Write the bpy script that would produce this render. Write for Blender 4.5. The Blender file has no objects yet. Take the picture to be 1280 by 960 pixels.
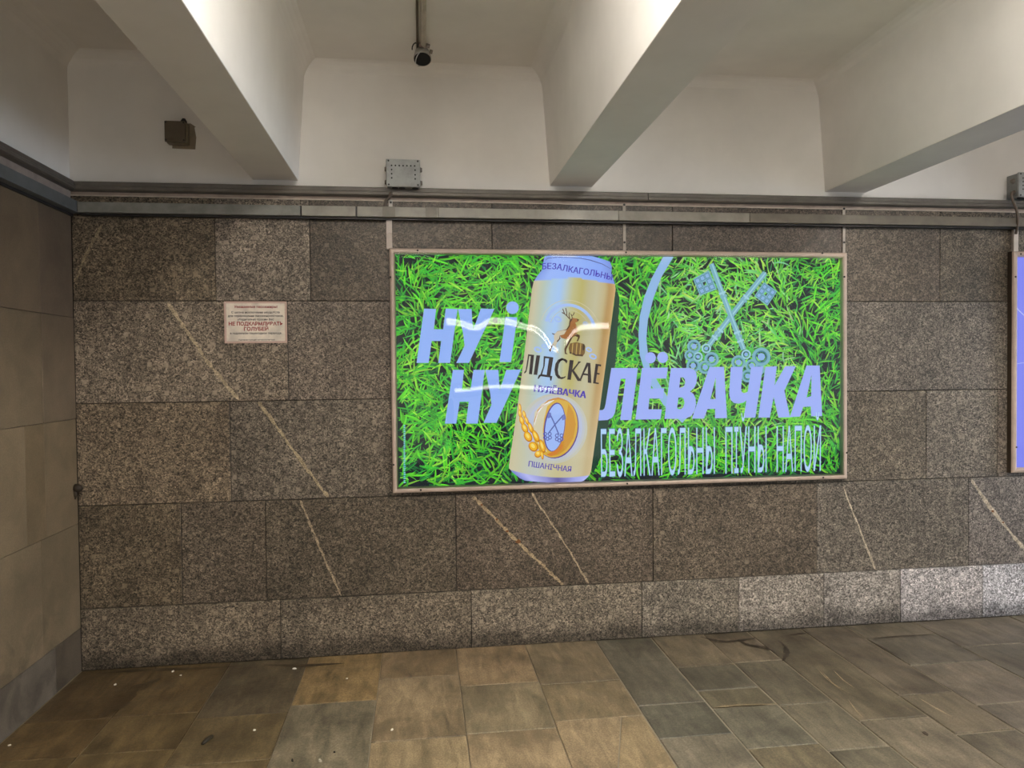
import bpy, bmesh, math, random
import numpy as np
from mathutils import Vector, Matrix

random.seed(11)
rng = np.random.default_rng(5)
SC = bpy.context.scene
COL = SC.collection

# ------------------------------------------------------------------ camera
F_PX, YAW, PITCH, ROLL = 905.645, 0.126128, -0.021722, -0.010797
CAM = Vector((1.70933, -3.86542, 1.5))
fw = Vector((math.sin(YAW) * math.cos(PITCH), math.cos(YAW) * math.cos(PITCH), math.sin(PITCH)))
_r = Vector((math.cos(YAW), -math.sin(YAW), 0)); _u = _r.cross(fw)
rt = math.cos(ROLL) * _r + math.sin(ROLL) * _u
up = -math.sin(ROLL) * _r + math.cos(ROLL) * _u
cd = bpy.data.cameras.new('camera'); cam = bpy.data.objects.new('camera', cd); COL.objects.link(cam)
cd.sensor_width = 36; cd.lens = F_PX / 1280 * 36; cd.clip_start = .05; cd.clip_end = 100
M = Matrix((rt, up, -fw)).transposed().to_4x4(); M.translation = CAM
cam.matrix_world = M
SC.camera = cam

# ------------------------------------------------------------------ world, daylight, exposure
w = bpy.data.worlds.new('world'); SC.world = w; w.use_nodes = True
w.node_tree.nodes['Background'].inputs[0].default_value = (.75, .85, 1, 1)
w.node_tree.nodes['Background'].inputs[1].default_value = .4
DAYLIGHT = 330.0          # watts of cool daylight falling in through the exit at the far right end
TUBE = 180.0              # radiance of the fluorescent tubes in the bays
FILL_REAR = 58.0          # radiance of the twin-tube lamps added as fill behind the viewer
TUBE_BACK = 10.5          # radiance of the unseen strip lamp behind, set by its reflection in the film
dl = bpy.data.lights.new('exit_daylight', 'AREA'); dl.shape = 'RECTANGLE'; dl.size = 3.4; dl.size_y = 2.2
dl.energy = DAYLIGHT; dl.color = (.74, .85, 1)
dlo = bpy.data.objects.new('exit_daylight', dl); COL.objects.link(dlo)
dlo.location = (12.3, -2.6, 1.35); dlo.rotation_euler = (0, math.radians(90), 0)
SC.view_settings.view_transform = 'Standard'
try: SC.view_settings.look = 'None'
except Exception: pass
SC.view_settings.exposure = 0.0
SC.view_settings.gamma = 1.0
SC.view_settings.use_curve_mapping = False
SC.cycles.max_bounces = 8
SC.cycles.diffuse_bounces = 5
SC.cycles.sample_clamp_indirect = 6

# ------------------------------------------------------------------ helpers
def lin(c):
    out = []
    for v in c[:3]:
        v = v / 255
        out.append(v / 12.92 if v <= .04045 else ((v + .055) / 1.055) ** 2.4)
    return tuple(out)

def at(px, py, Y=None, Z=None, X=None):
    """point of the plane Y=.., Z=.. or X=.. seen at a photo position"""
    d = fw + rt * ((px - 640) / F_PX) + up * ((480 - py) / F_PX)
    if Y is not None: t = (Y - CAM.y) / d.y
    elif Z is not None: t = (Z - CAM.z) / d.z
    else: t = (X - CAM.x) / d.x
    return CAM + d * t

def tag(o, label=None, cat=None, group=None, kind=None):
    if label: o['label'] = label
    if cat: o['category'] = cat
    if group: o['group'] = group
    if kind: o['kind'] = kind
    return o

def empty(name, loc):
    o = bpy.data.objects.new(name, None); COL.objects.link(o); o.location = loc
    o.empty_display_size = .05
    return o

def link(name, me, mat=None, parent=None, color=None):
    o = bpy.data.objects.new(name, me); COL.objects.link(o)
    if mat is not None and not me.materials: me.materials.append(mat)
    if parent is not None:
        o.parent = parent
        # meshes are authored in world coordinates
        base = parent
        loc = Vector((0, 0, 0))
        while base is not None: loc += Vector(base.location); base = base.parent
        o.location = -loc if parent.parent is None else Vector((0, 0, 0)) - loc
    if color is not None: o.color = (*color, 1)
    return o

class MB:
    def __init__(s): s.v = []; s.f = []
    def add(s, vs, fs):
        n = len(s.v); s.v += [tuple(v) for v in vs]; s.f += [tuple(i + n for i in f) for f in fs]; return s
    def box(s, x0, x1, y0, y1, z0, z1, c=0.0):
        """box with all edges along the outline chamfered by c"""
        if c <= 0:
            vs = [(x, y, z) for z in (z0, z1) for y in (y0, y1) for x in (x0, x1)]
            return s.add(vs, [(0, 2, 3, 1), (4, 5, 7, 6), (0, 1, 5, 4), (2, 6, 7, 3), (0, 4, 6, 2), (1, 3, 7, 5)])
        bm = bmesh.new(); bmesh.ops.create_cube(bm, size=1)
        for v in bm.verts:
            v.co = Vector(((x0 + x1) / 2 + v.co.x * (x1 - x0), (y0 + y1) / 2 + v.co.y * (y1 - y0), (z0 + z1) / 2 + v.co.z * (z1 - z0)))
        bmesh.ops.bevel(bm, geom=list(bm.edges), offset=c, segments=2, affect='EDGES', profile=.6)
        bm.verts.index_update()
        s.add([v.co for v in bm.verts], [[v.index for v in f.verts] for f in bm.faces]); bm.free(); return s
    def prism(s, prof, p0, p1, ax, ay):
        """extrude a closed profile (a,b) from p0 to p1; ax, ay are the profile axes"""
        p0, p1, ax, ay = map(Vector, (p0, p1, ax, ay)); n = len(prof)
        vs = [p0 + ax * a + ay * b for a, b in prof] + [p1 + ax * a + ay * b for a, b in prof]
        fs = [(i, (i + 1) % n, n + (i + 1) % n, n + i) for i in range(n)] + [tuple(range(n))[::-1], tuple(range(n, 2 * n))]
        return s.add(vs, fs)
    def tube(s, pts, r, n=10, caps=True):
        pts = [Vector(p) for p in pts]; rings = []
        rr = r if isinstance(r, (list, tuple)) else [r] * len(pts)
        base = None
        for i, p in enumerate(pts):
            t = (pts[min(i + 1, len(pts) - 1)] - pts[max(i - 1, 0)]).normalized()
            if base is None:
                base = t.orthogonal().normalized()
            base = (base - t * base.dot(t)).normalized(); b2 = t.cross(base)
            rings.append([p + (base * math.cos(2 * math.pi * k / n) + b2 * math.sin(2 * math.pi * k / n)) * rr[i] for k in range(n)])
        vs = [v for ring in rings for v in ring]; fs = []
        for i in range(len(pts) - 1):
            for k in range(n):
                a = i * n + k; b = i * n + (k + 1) % n
                fs.append((a, b, b + n, a + n))
        if caps: fs += [tuple(range(n))[::-1], tuple(range(len(vs) - n, len(vs)))]
        return s.add(vs, fs)
    def build(s, name, mat, parent=None, color=None, smooth=False):
        me = bpy.data.meshes.new(name); me.from_pydata(s.v, [], s.f); me.validate()
        bm = bmesh.new(); bm.from_mesh(me); bmesh.ops.recalc_face_normals(bm, faces=bm.faces); bm.to_mesh(me); bm.free()
        if smooth: me.polygons.foreach_set('use_smooth', [True] * len(me.polygons))
        return link(name, me, mat, parent, color)

def slab_mb(poly, axis, front, back, ch):
    """stone piece: outline poly (a,b) on a plane; front face inset by a chamfer. axis 'Y','X','Z'"""
    n = len(poly); cx = sum(p[0] for p in poly) / n; cy = sum(p[1] for p in poly) / n
    def pt(a, b, d):
        return {'Y': (a, d, b), 'X': (d, a, b), 'Z': (a, b, d)}[axis]
    def inset(p, q, r_):
        e1 = Vector((q[0] - p[0], q[1] - p[1])).normalized(); e2 = Vector((r_[0] - q[0], r_[1] - q[1])).normalized()
        n1 = Vector((-e1.y, e1.x)); n2 = Vector((-e2.y, e2.x))
        if n1.dot(Vector((cx - q[0], cy - q[1]))) < 0: n1 = -n1
        if n2.dot(Vector((cx - q[0], cy - q[1]))) < 0: n2 = -n2
        return (q[0] + (n1.x + n2.x) * ch, q[1] + (n1.y + n2.y) * ch)
    ins = [inset(poly[i - 1], poly[i], poly[(i + 1) % n]) for i in range(n)]
    s = 1 if back > front else -1
    vs = [pt(a, b, back) for a, b in poly] + [pt(a, b, front + s * ch) for a, b in poly] + [pt(a, b, front) for a, b in ins]
    fs = []
    for k in (0, n):
        fs += [(k + i, k + (i + 1) % n, k + n + (i + 1) % n, k + n + i) for i in range(n)]
    fs.append(tuple(range(2 * n, 3 * n)))
    return MB().add(vs, fs)

# ---------------------------------------------------------------- materials
class NT:
    def __init__(s, name):
        s.m = bpy.data.materials.new(name); s.m.use_nodes = True; s.t = s.m.node_tree; s.t.nodes.clear()
        s.out = s.n('ShaderNodeOutputMaterial')
    def n(s, typ, **kw):
        nd = s.t.nodes.new(typ)
        for k, v in kw.items():
            if k.startswith('i_'):
                key = k[2:]; key = int(key) if key.isdigit() else key
                nd.inputs[key].default_value = v
            else: setattr(nd, k, v)
        return nd
    def l(s, a, b): s.t.links.new(a, b)
    def math(s, op, a, b=None, clamp=False):
        nd = s.n('ShaderNodeMath', operation=op, use_clamp=clamp)
        for i, v in enumerate((a, b)):
            if v is None: continue
            if isinstance(v, (int, float)): nd.inputs[i].default_value = v
            else: s.l(v, nd.inputs[i])
        return nd.outputs[0]
    def mul(s, col, fac):
        nd = s.n('ShaderNodeVectorMath', operation='SCALE'); s.l(col, nd.inputs[0])
        if isinstance(fac, (int, float)): nd.inputs['Scale'].default_value = fac
        else: s.l(fac, nd.inputs['Scale'])
        return nd.outputs[0]
    def mix(s, fac, a, b):
        nd = s.n('ShaderNodeMix', data_type='RGBA')
        for k, v in ((0, fac), (6, a), (7, b)):
            if isinstance(v, (int, float)): nd.inputs[k].default_value = v
            elif isinstance(v, tuple): nd.inputs[k].default_value = (*v, 1)
            else: s.l(v, nd.inputs[k])
        return nd.outputs[2]
    def ramp(s, fac, stops):
        nd = s.n('ShaderNodeValToRGB'); e = nd.color_ramp.elements
        while len(e) < len(stops): e.new(.5)
        for el, (p, c) in zip(e, stops):
            el.position = p; el.color = (*c, 1) if isinstance(c, tuple) else (c, c, c, 1)
        s.l(fac, nd.inputs[0]); return nd.outputs[0]
    def noise(s, vec, scale, detail=3, rough=.5, dist=0):
        nd = s.n('ShaderNodeTexNoise', i_Scale=scale, i_Detail=detail, i_Roughness=rough, i_Distortion=dist)
        s.l(vec, nd.inputs['Vector']); return nd.outputs['Fac']
    def bsdf(s, col, rough=.6, spec=.4, metal=0, bump=None, bs=.2, bd=.003):
        b = s.n('ShaderNodeBsdfPrincipled')
        for k, v in (('Base Color', col), ('Roughness', rough), ('Specular IOR Level', spec), ('Metallic', metal)):
            if isinstance(v, (int, float)): b.inputs[k].default_value = v
            elif isinstance(v, tuple): b.inputs[k].default_value = (*v, 1)
            else: s.l(v, b.inputs[k])
        if bump is not None:
            bp = s.n('ShaderNodeBump', i_Strength=bs, i_Distance=bd); s.l(bump, bp.inputs['Height']); s.l(bp.outputs[0], b.inputs['Normal'])
        s.l(b.outputs[0], s.out.inputs[0]); return s.m
    def pos(s, jitter=True):
        p = s.n('ShaderNodeNewGeometry').outputs['Position']
        if not jitter: return p
        r_ = s.n('ShaderNodeObjectInfo').outputs['Random']
        nd = s.n('ShaderNodeVectorMath', operation='MULTIPLY_ADD')
        c = s.n('ShaderNodeCombineXYZ'); 
        for i in range(3): s.l(r_, c.inputs[i])
        s.l(c.outputs[0], nd.inputs[0]); nd.inputs[1].default_value = (37, 53, 71); s.l(p, nd.inputs[2])
        return nd.outputs[0]
    def objcol(s): return s.n('ShaderNodeObjectInfo').outputs['Color']

def granite(name, grain=190., rough=.42):
    t = NT(name); p = t.pos(); raw = t.pos(False); col = t.objcol()
    vor = t.n('ShaderNodeTexVoronoi', i_Scale=grain); t.l(p, vor.inputs['Vector'])
    bw = t.n('ShaderNodeSeparateColor'); t.l(vor.outputs['Color'], bw.inputs[0])
    g = t.ramp(bw.outputs[0], [(0, .18), (.22, .55), (.5, .98), (.82, 1.4), (1, 1.85)])
    vor2 = t.n('ShaderNodeTexVoronoi', i_Scale=grain * .48); t.l(p, vor2.inputs['Vector'])
    b2 = t.n('ShaderNodeSeparateColor'); t.l(vor2.outputs['Color'], b2.inputs[0])
    g2 = t.ramp(b2.outputs[0], [(0, .6), (.5, 1.), (1, 1.38)])
    big = t.ramp(t.noise(p, 3.2, 4, .6), [(.3, .72), (.5, 1.), (.72, 1.28)])
    mid = t.ramp(t.noise(p, 26, 3, .6), [(.3, .75), (.5, 1.), (.72, 1.3)])
    c = t.mul(col, g)
    for k in (g2, big, mid): c = t.mul(c, k)
    # pale feldspar crystals
    vc = t.n('ShaderNodeTexVoronoi', i_Scale=15., distance='CHEBYCHEV'); t.l(p, vc.inputs['Vector'])
    cr = t.ramp(vc.outputs['Distance'], [(.13, 1.), (.2, 0.)])
    sel = t.n('ShaderNodeSeparateColor'); t.l(vc.outputs['Color'], sel.inputs[0])
    selm = t.ramp(sel.outputs[1], [(.76, 0.), (.80, .7)])
    c = t.mix(t.math('MULTIPLY', cr, selm), c, t.mul(col, 2.1))
    # dirt splashed up from the pavement onto the lowest course, grime with its own ragged edge
    z = t.n('ShaderNodeSeparateXYZ'); t.l(raw, z.inputs[0])
    nz = t.math('MULTIPLY', t.math('SUBTRACT', t.noise(raw, 5, 4, .65), .5), .22)
    edge = t.math('ADD', z.outputs[2], nz)
    d = t.ramp(edge, [(.035, .42), (.105, 1.)])
    c = t.mul(c, d)
    b = t.math('ADD', t.noise(p, 110, 2), t.math('MULTIPLY', bw.outputs[0], .5))
    return t.bsdf(c, rough, .35, bump=b, bs=.35, bd=.003)

def paving(name):
    t = NT(name); p = t.pos(); col = t.objcol()
    mp = t.n('ShaderNodeMapping'); mp.inputs['Scale'].default_value = (7, 1.6, 4); t.l(p, mp.inputs[0])
    streak = t.ramp(t.noise(mp.outputs[0], 3, 6, .62, .6), [(.28, .58), (.5, 1.), (.7, 1.42)])
    bl = t.ramp(t.noise(p, 3.4, 5, .6, .4), [(.3, .6), (.5, 1.), (.7, 1.38)])
    fine = t.ramp(t.noise(p, 150, 4, .7), [(.25, .55), (.5, 1.), (.75, 1.5)])
    c = t.mul(t.mul(t.mul(col, streak), bl), fine)
    wet = t.ramp(t.noise(p, 2.1, 6, .68, 1.1), [(.40, 1.), (.45, .0)])
    c = t.mix(t.math('MULTIPLY', wet, .35), c, t.mul(col, .45))
    ro = t.ramp(t.noise(p, 6, 4), [(.3, .38), (.7, .62)])
    return t.bsdf(c, ro, .4, bump=t.noise(p, 55, 4, .6), bs=.25, bd=.004)

def limestone(name):
    t = NT(name); p = t.pos(); raw = t.pos(False); col = t.objcol()
    a = t.ramp(t.noise(p, 5, 5, .6, .3), [(.3, .78), (.5, 1.), (.7, 1.2)])
    f = t.ramp(t.noise(p, 160, 3, .6), [(.25, .84), (.75, 1.16)])
    c = t.mul(t.mul(col, a), f)
    blot = t.ramp(t.noise(raw, 4.2, 4, .6, .5), [(.50, 1.), (.60, .68)])
    z = t.n('ShaderNodeSeparateXYZ'); t.l(raw, z.inputs[0])
    low = t.ramp(z.outputs[2], [(.25, 1.), (.62, 0.)])
    c = t.mix(low, c, t.mul(c, blot))
    return t.bsdf(c, .5, .35, bump=t.noise(p, 80, 3), bs=.12, bd=.002)

def plaster(name, c0):
    t = NT(name); p = t.pos(False)
    a = t.ramp(t.noise(p, 2.2, 4, .6), [(.3, .93), (.7, 1.05)])
    g = t.n('ShaderNodeRGB'); g.outputs[0].default_value = (*c0, 1)
    return t.bsdf(t.mul(g.outputs[0], a), .75, .2, bump=t.noise(p, 60, 4, .6), bs=.12, bd=.004)

def painted(name, rough=.45, metal=0., grime=.25, spec=.4):
    t = NT(name); p = t.pos(); col = t.objcol()
    a = t.ramp(t.noise(p, 14, 5, .65), [(.32, 1 - grime), (.55, 1.), (.75, 1.1)])
    return t.bsdf(t.mul(col, a), rough, spec, metal, bump=t.noise(p, 70, 2), bs=.05, bd=.002)

def flat(name, rough=.6, spec=.3):
    t = NT(name); return t.bsdf(t.objcol(), rough, spec)

def printed(name):
    t = NT(name); at_ = t.n('ShaderNodeAttribute', attribute_name='ink')
    e = t.n('ShaderNodeEmission', i_Strength=1.0); t.l(at_.outputs['Color'], e.inputs[0]); t.l(e.outputs[0], t.out.inputs[0])
    t.m.cycles.emission_sampling = 'NONE'
    return t.m

def inked(name):
    t = NT(name); at_ = t.n('ShaderNodeAttribute', attribute_name='ink')
    return t.bsdf(at_.outputs['Color'], .5, .3)

def film(name):
    t = NT(name); tr = t.n('ShaderNodeBsdfTransparent'); gl = t.n('ShaderNodeBsdfGlossy', i_Roughness=.055)
    fr = t.n('ShaderNodeFresnel', i_IOR=1.9); mx = t.n('ShaderNodeMixShader')
    t.l(fr.outputs[0], mx.inputs[0]); t.l(tr.outputs[0], mx.inputs[1]); t.l(gl.outputs[0], mx.inputs[2]); t.l(mx.outputs[0], t.out.inputs[0])
    return t.m

def glow(name, c, s):
    t = NT(name); e = t.n('ShaderNodeEmission', i_Strength=s); e.inputs[0].default_value = (*c, 1); t.l(e.outputs[0], t.out.inputs[0]); return t.m

M_GRAN = granite('grey_granite'); M_PAVE = paving('paving_stone'); M_LIME = limestone('smooth_limestone')
M_PLAS = plaster('cream_plaster', (.81, .78, .74)); M_PAINT = painted('painted_metal'); M_ALU = painted('satin_aluminium', .38, .0, .15, .5)
M_FLAT = flat('plain_finish'); M_PRINT = printed('backlit_print'); M_INK = inked('printed_sheet'); M_FILM = film('clear_film')
M_JOINT = plaster('joint_mortar', (.045, .038, .032)); M_TUBE = glow('fluorescent_tube', (1, .95, .865), TUBE); M_TUBE3 = glow('rear_fill_tube', (1, .95, .865), FILL_REAR); M_TUBE2 = glow('strip_lamp_tube', (1, .95, .89), TUBE_BACK)
def vein_stone(name):
    t = NT(name); p = t.pos(); col = t.objcol()
    vor = t.n('ShaderNodeTexVoronoi', i_Scale=210.); t.l(p, vor.inputs['Vector'])
    bw = t.n('ShaderNodeSeparateColor'); t.l(vor.outputs['Color'], bw.inputs[0])
    c = t.mul(col, t.ramp(bw.outputs[0], [(0, .45), (.35, .85), (.7, 1.1), (1, 1.4)]))
    return t.bsdf(t.mul(c, t.ramp(t.noise(p, 40, 3), [(.3, .7), (.7, 1.25)])), .5, .3)
M_VEIN = vein_stone('quartz_vein')
M_GROUT = plaster('floor_grout', (.26, .225, .17))

# ---------------------------------------------------------------- setting
XR, YB, ZC, ZB = 12.4, -8.0, 3.09, 2.48       # right end, rear wall, ceiling, underside of the beams
K_G, K_F = 1.22, 1.35                           # photo tone -> reflectance

def struct(o): o['kind'] = 'structure'; return o

floor = struct(MB().box(-.3, XR, YB, .3, -.2, -.0055).build('floor', M_GROUT))
def tile(poly, col):
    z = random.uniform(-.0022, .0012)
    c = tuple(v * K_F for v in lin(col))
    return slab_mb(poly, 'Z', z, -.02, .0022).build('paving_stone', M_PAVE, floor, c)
G = .0022
def column(x0, x1, cuts, cols, g=G):
    ys = [.0] + cuts
    y = ys[-1]
    while y > -3.2:
        y -= random.uniform(.32, .5); ys.append(max(y, -3.616))
    if ys[-1] > -3.616: ys.append(-3.616)
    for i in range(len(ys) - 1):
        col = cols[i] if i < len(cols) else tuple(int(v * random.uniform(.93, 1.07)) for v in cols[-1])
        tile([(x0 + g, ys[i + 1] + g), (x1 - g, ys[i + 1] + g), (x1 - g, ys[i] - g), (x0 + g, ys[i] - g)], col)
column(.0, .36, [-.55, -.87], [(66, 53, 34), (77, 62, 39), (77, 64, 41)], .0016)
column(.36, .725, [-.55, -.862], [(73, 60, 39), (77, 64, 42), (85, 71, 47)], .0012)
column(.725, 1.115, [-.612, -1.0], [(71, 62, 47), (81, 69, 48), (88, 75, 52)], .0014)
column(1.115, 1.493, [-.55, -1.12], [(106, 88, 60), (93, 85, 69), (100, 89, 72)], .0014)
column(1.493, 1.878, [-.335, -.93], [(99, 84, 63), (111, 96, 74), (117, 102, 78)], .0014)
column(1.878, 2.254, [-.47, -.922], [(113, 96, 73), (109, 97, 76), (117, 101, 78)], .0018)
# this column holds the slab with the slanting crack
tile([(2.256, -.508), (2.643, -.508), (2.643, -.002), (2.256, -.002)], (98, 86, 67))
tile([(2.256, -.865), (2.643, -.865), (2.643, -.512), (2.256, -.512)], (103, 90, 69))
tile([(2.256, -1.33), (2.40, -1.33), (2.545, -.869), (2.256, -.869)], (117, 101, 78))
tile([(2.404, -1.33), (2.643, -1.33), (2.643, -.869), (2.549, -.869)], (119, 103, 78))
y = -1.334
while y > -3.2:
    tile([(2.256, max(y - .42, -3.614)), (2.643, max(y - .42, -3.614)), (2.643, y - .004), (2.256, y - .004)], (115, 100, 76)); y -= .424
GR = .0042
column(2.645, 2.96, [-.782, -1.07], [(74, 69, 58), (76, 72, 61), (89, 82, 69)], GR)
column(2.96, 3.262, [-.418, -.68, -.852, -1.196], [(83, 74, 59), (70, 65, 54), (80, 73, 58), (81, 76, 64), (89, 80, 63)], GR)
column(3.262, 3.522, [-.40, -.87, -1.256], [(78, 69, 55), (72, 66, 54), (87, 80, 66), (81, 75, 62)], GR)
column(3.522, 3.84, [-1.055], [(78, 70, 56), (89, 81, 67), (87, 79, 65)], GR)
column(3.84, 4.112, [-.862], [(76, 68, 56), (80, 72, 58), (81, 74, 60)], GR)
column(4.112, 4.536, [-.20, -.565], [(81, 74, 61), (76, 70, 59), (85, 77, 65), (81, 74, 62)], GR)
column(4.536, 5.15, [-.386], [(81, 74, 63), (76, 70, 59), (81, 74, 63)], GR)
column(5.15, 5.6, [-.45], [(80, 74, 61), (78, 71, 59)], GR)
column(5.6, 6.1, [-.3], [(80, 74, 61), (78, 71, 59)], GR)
# the pavement goes on, plain, behind the viewer and towards the exit
MB().box(0, XR, YB, -3.62, -.02, 0).build('far_paving', M_PAVE, floor, tuple(v * K_F for v in lin((100, 101, 100))))
MB().box(6.104, XR, -3.616, 0, -.02, 0).build('far_paving', M_PAVE, floor, tuple(v * K_F for v in lin((92, 93, 93))))

# damp streaks and scratches across the right hand paving
def streak(pts, wid, col, name='wet_streak'):
    P_ = [at(x, y_, Z=.0016) for x, y_ in pts]
    fine = []
    for a_, b_ in zip(P_[:-1], P_[1:]):
        for k_ in range(6): fine.append(a_ + (b_ - a_) * (k_ / 6))
    fine.append(P_[-1]); n_ = len(fine)
    vs = []
    for i_, p_ in enumerate(fine):
        d_ = (fine[min(i_ + 1, n_ - 1)] - fine[max(i_ - 1, 0)]).normalized()
        h_ = wid * random.uniform(.5, 1.2) * math.sin(math.pi * (.06 + .88 * i_ / (n_ - 1))) / 2
        for s_ in (-1, 1): vs.append((p_.x - d_.y * h_ * s_, p_.y + d_.x * h_ * s_, .0016))
    MB().add(vs, [(2 * i_, 2 * i_ + 1, 2 * i_ + 3, 2 * i_ + 2) for i_ in range(n_ - 1)]).build(name, M_PAVE, floor, tuple(v * K_F for v in lin(col)))
DK, LG = (46, 38, 28), (128, 114, 90)
streak([(876, 796), (892, 800), (908, 802), (926, 800), (946, 797)], .035, DK)
streak([(922, 800), (936, 806), (954, 808.5), (966, 813)], .030, DK)
streak([(972, 800), (982, 808), (984, 818), (978, 826)], .030, DK)
streak([(980, 795), (1000, 792), (1014, 790.5)], .022, DK)
streak([(1084, 798), (1105, 797), (1135, 794.5), (1166, 793)], .020, DK)
streak([(1092, 803), (1108, 812), (1122, 819)], .014, DK)
streak([(1020, 834), (1034, 849), (1052, 863)], .007, LG, 'scratch')
streak([(1026, 838), (1042, 855), (1064, 868)], .008, LG, 'scratch')
streak([(1042, 838), (1054, 850), (1068, 860)], .006, LG, 'scratch')
streak([(1060, 874), (1070, 888), (1079, 897)], .007, LG, 'scratch')
streak([(1148, 872), (1168, 884), (1190, 896)], .010, LG, 'scratch')
streak([(892, 884), (925, 881), (972, 880)], .020, (112, 98, 74), 'scratch')
streak([(200, 848), (168, 862), (142, 884), (124, 897)], .10, (58, 46, 29), 'wet_streak')
streak([(120, 842), (170, 838), (230, 836), (300, 833)], .04, (52, 42, 28), 'wet_streak')
streak([(330, 831), (380, 832), (430, 829)], .03, (60, 50, 34), 'wet_streak')

# granite wall: courses and joints
wall_back = struct(MB().box(-.3, XR, .009, .3, -.2, 2.384).build('wall_back', M_JOINT))
ZR = [0.0, .310, .831, 1.346, 1.860, 2.384]
courses = [  # slab tones carry light too: left ones lifted, right base row bluer for daylight
    ([0, .973, 1.965, 2.91, 3.473, 3.985, 4.458, 4.982, 5.6, 6.4, 7.2], [(100, 90, 77), (98, 89, 77), (106, 97, 85), (113, 105, 94), (126, 118, 109), (130, 123, 116), (150, 144, 142), (158, 155, 157), (156, 153, 154), (150, 146, 146)]),
    ([0, .489, .906, 1.888, 2.977, 3.944, 4.894, 5.9, 7.2], [(88, 78, 64), (86, 77, 66), (81, 73, 62), (80, 71, 61), (85, 76, 65), (94, 87, 78), (98, 91, 85), (98, 91, 85)]),
    ([0, .738, 1.75, 2.75, 3.7, 4.621, 5.078, 6.1, 7.2], [(105, 93, 78), (93, 85, 75), (81, 73, 64), (81, 73, 64), (92, 84, 73), (94, 87, 78), (92, 84, 76), (90, 84, 75)]),
    ([0, 1.033, 2.0, 3.0, 4.02, 5.25, 6.3, 7.2], [(113, 102, 89), (101, 91, 81), (81, 73, 64), (81, 73, 64), (93, 86, 78), (92, 84, 77), (90, 84, 75)]),
    ([0, .682, 1.152, 2.1, 3.1, 4.1, 4.707, 5.5, 6.4, 7.2], [(97, 86, 71), (109, 99, 88), (79, 70, 60), (71, 63, 55), (77, 68, 60), (84, 75, 65), (82, 74, 63), (81, 73, 63), (81, 73, 63)]),
]
granite_slabs = []
for (edges, cols), z0, z1 in zip(courses, ZR[:-1], ZR[1:]):
    for i in range(len(edges) - 1):
        yf = random.uniform(-.0014, .0014) - (.004 if z0 == 0 else 0)
        c = tuple(v * K_G for v in lin(cols[i % len(cols)]))
        o = slab_mb([(edges[i] + .0017, z0 + .0017), (edges[i + 1] - .0017, z0 + .0017), (edges[i + 1] - .0017, z1 - .0017), (edges[i] + .0017, z1 - .0017)],
                    'Y', yf, .012, .0016).build('granite_slab', M_GRAN, wall_back, c)
        granite_slabs.append((edges[i], edges[i + 1], z0, z1, yf, o))
def vein(pts, wid, col):
    """pale quartz vein running through one slab, a ragged ribbon let into the stone face"""
    fine = []
    for (a, b) in zip(pts[:-1], pts[1:]):
        for k in range(14):
            f = k / 14; fine.append((a[0] + (b[0] - a[0]) * f, a[1] + (b[1] - a[1]) * f))
    fine.append(pts[-1])
    mx, mz = fine[len(fine) // 2]
    host = next(s for s in granite_slabs if s[0] <= mx <= s[1] and s[2] <= mz <= s[3])
    vs, fs = [], []
    n = len(fine); j = 0.
    for i, (x, z) in enumerate(fine):
        a = fine[max(i - 1, 0)]; b = fine[min(i + 1, n - 1)]
        d = Vector((b[0] - a[0], b[1] - a[1])).normalized(); nn = Vector((-d.y, d.x))
        j = .7 * j + random.uniform(-.0022, .0022)
        hw = wid * random.uniform(.35, 1.2) * .5 * (1 if 0 < i < n - 1 else .3)
        for s in (-1, 1):
            vs.append((x + nn.x * (s * hw + j), host[4] - .0006, z + nn.y * (s * hw + j)))
    fs = [(2 * i, 2 * i + 1, 2 * i + 3, 2 * i + 2) for i in range(n - 1)]
    MB().add(vs, fs).build('quartz_vein', M_VEIN, host[5], tuple(v * 1.35 for v in lin(col)))
vein([(.145, 2.243), (.066, 2.091), (.006, 1.955)], .014, (134, 121, 98))
vein([(.449, 1.852), (.561, 1.669), (.633, 1.551), (.786, 1.352)], .021, (156, 141, 117))
vein([(.881, 1.340), (.935, 1.267), (1.035, 1.111), (1.108, 1.001), (1.226, .837)], .019, (142, 128, 104))
vein([(1.085, .826), (1.143, .665), (1.206, .499), (1.285, .315)], .013, (138, 124, 103))
vein([(1.983, .816), (2.109, .68), (2.225, .562), (2.373, .412), (2.469, .315)], .020, (138, 122, 97))
vein([(2.3, .825), (2.41, .651), (2.498, .514), (2.611, .315)], .012, (144, 130, 108))
vein([(4.103, .803), (4.209, .555), (4.303, .314)], .013, (156, 144, 126))
vein([(4.909, .820), (5.042, .636), (5.254, .40), (5.33, .316)], .026, (158, 146, 128))
for (px, py, r) in [(647.5, 677, .016), (634, 664, .010), (621, 649, .009), (602, 631, .008), (1241, 639, .010), (1254, 653, .008)]:
    p = at(px, py, Y=0); host = next(s for s in granite_slabs if s[0] <= p.x <= s[1] and s[2] <= p.z <= s[3])
    n = 11; vs = [(p.x + r * random.uniform(.55, 1.1) * math.cos(2 * math.pi * k / n), host[4] - .001, p.z + r * random.uniform(.5, .9) * math.sin(2 * math.pi * k / n)) for k in range(n)]
    MB().add(vs, [tuple(range(n))]).build('rust_spot', M_FLAT, host[5], tuple(v * K_G for v in lin((104, 66, 34))))

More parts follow.
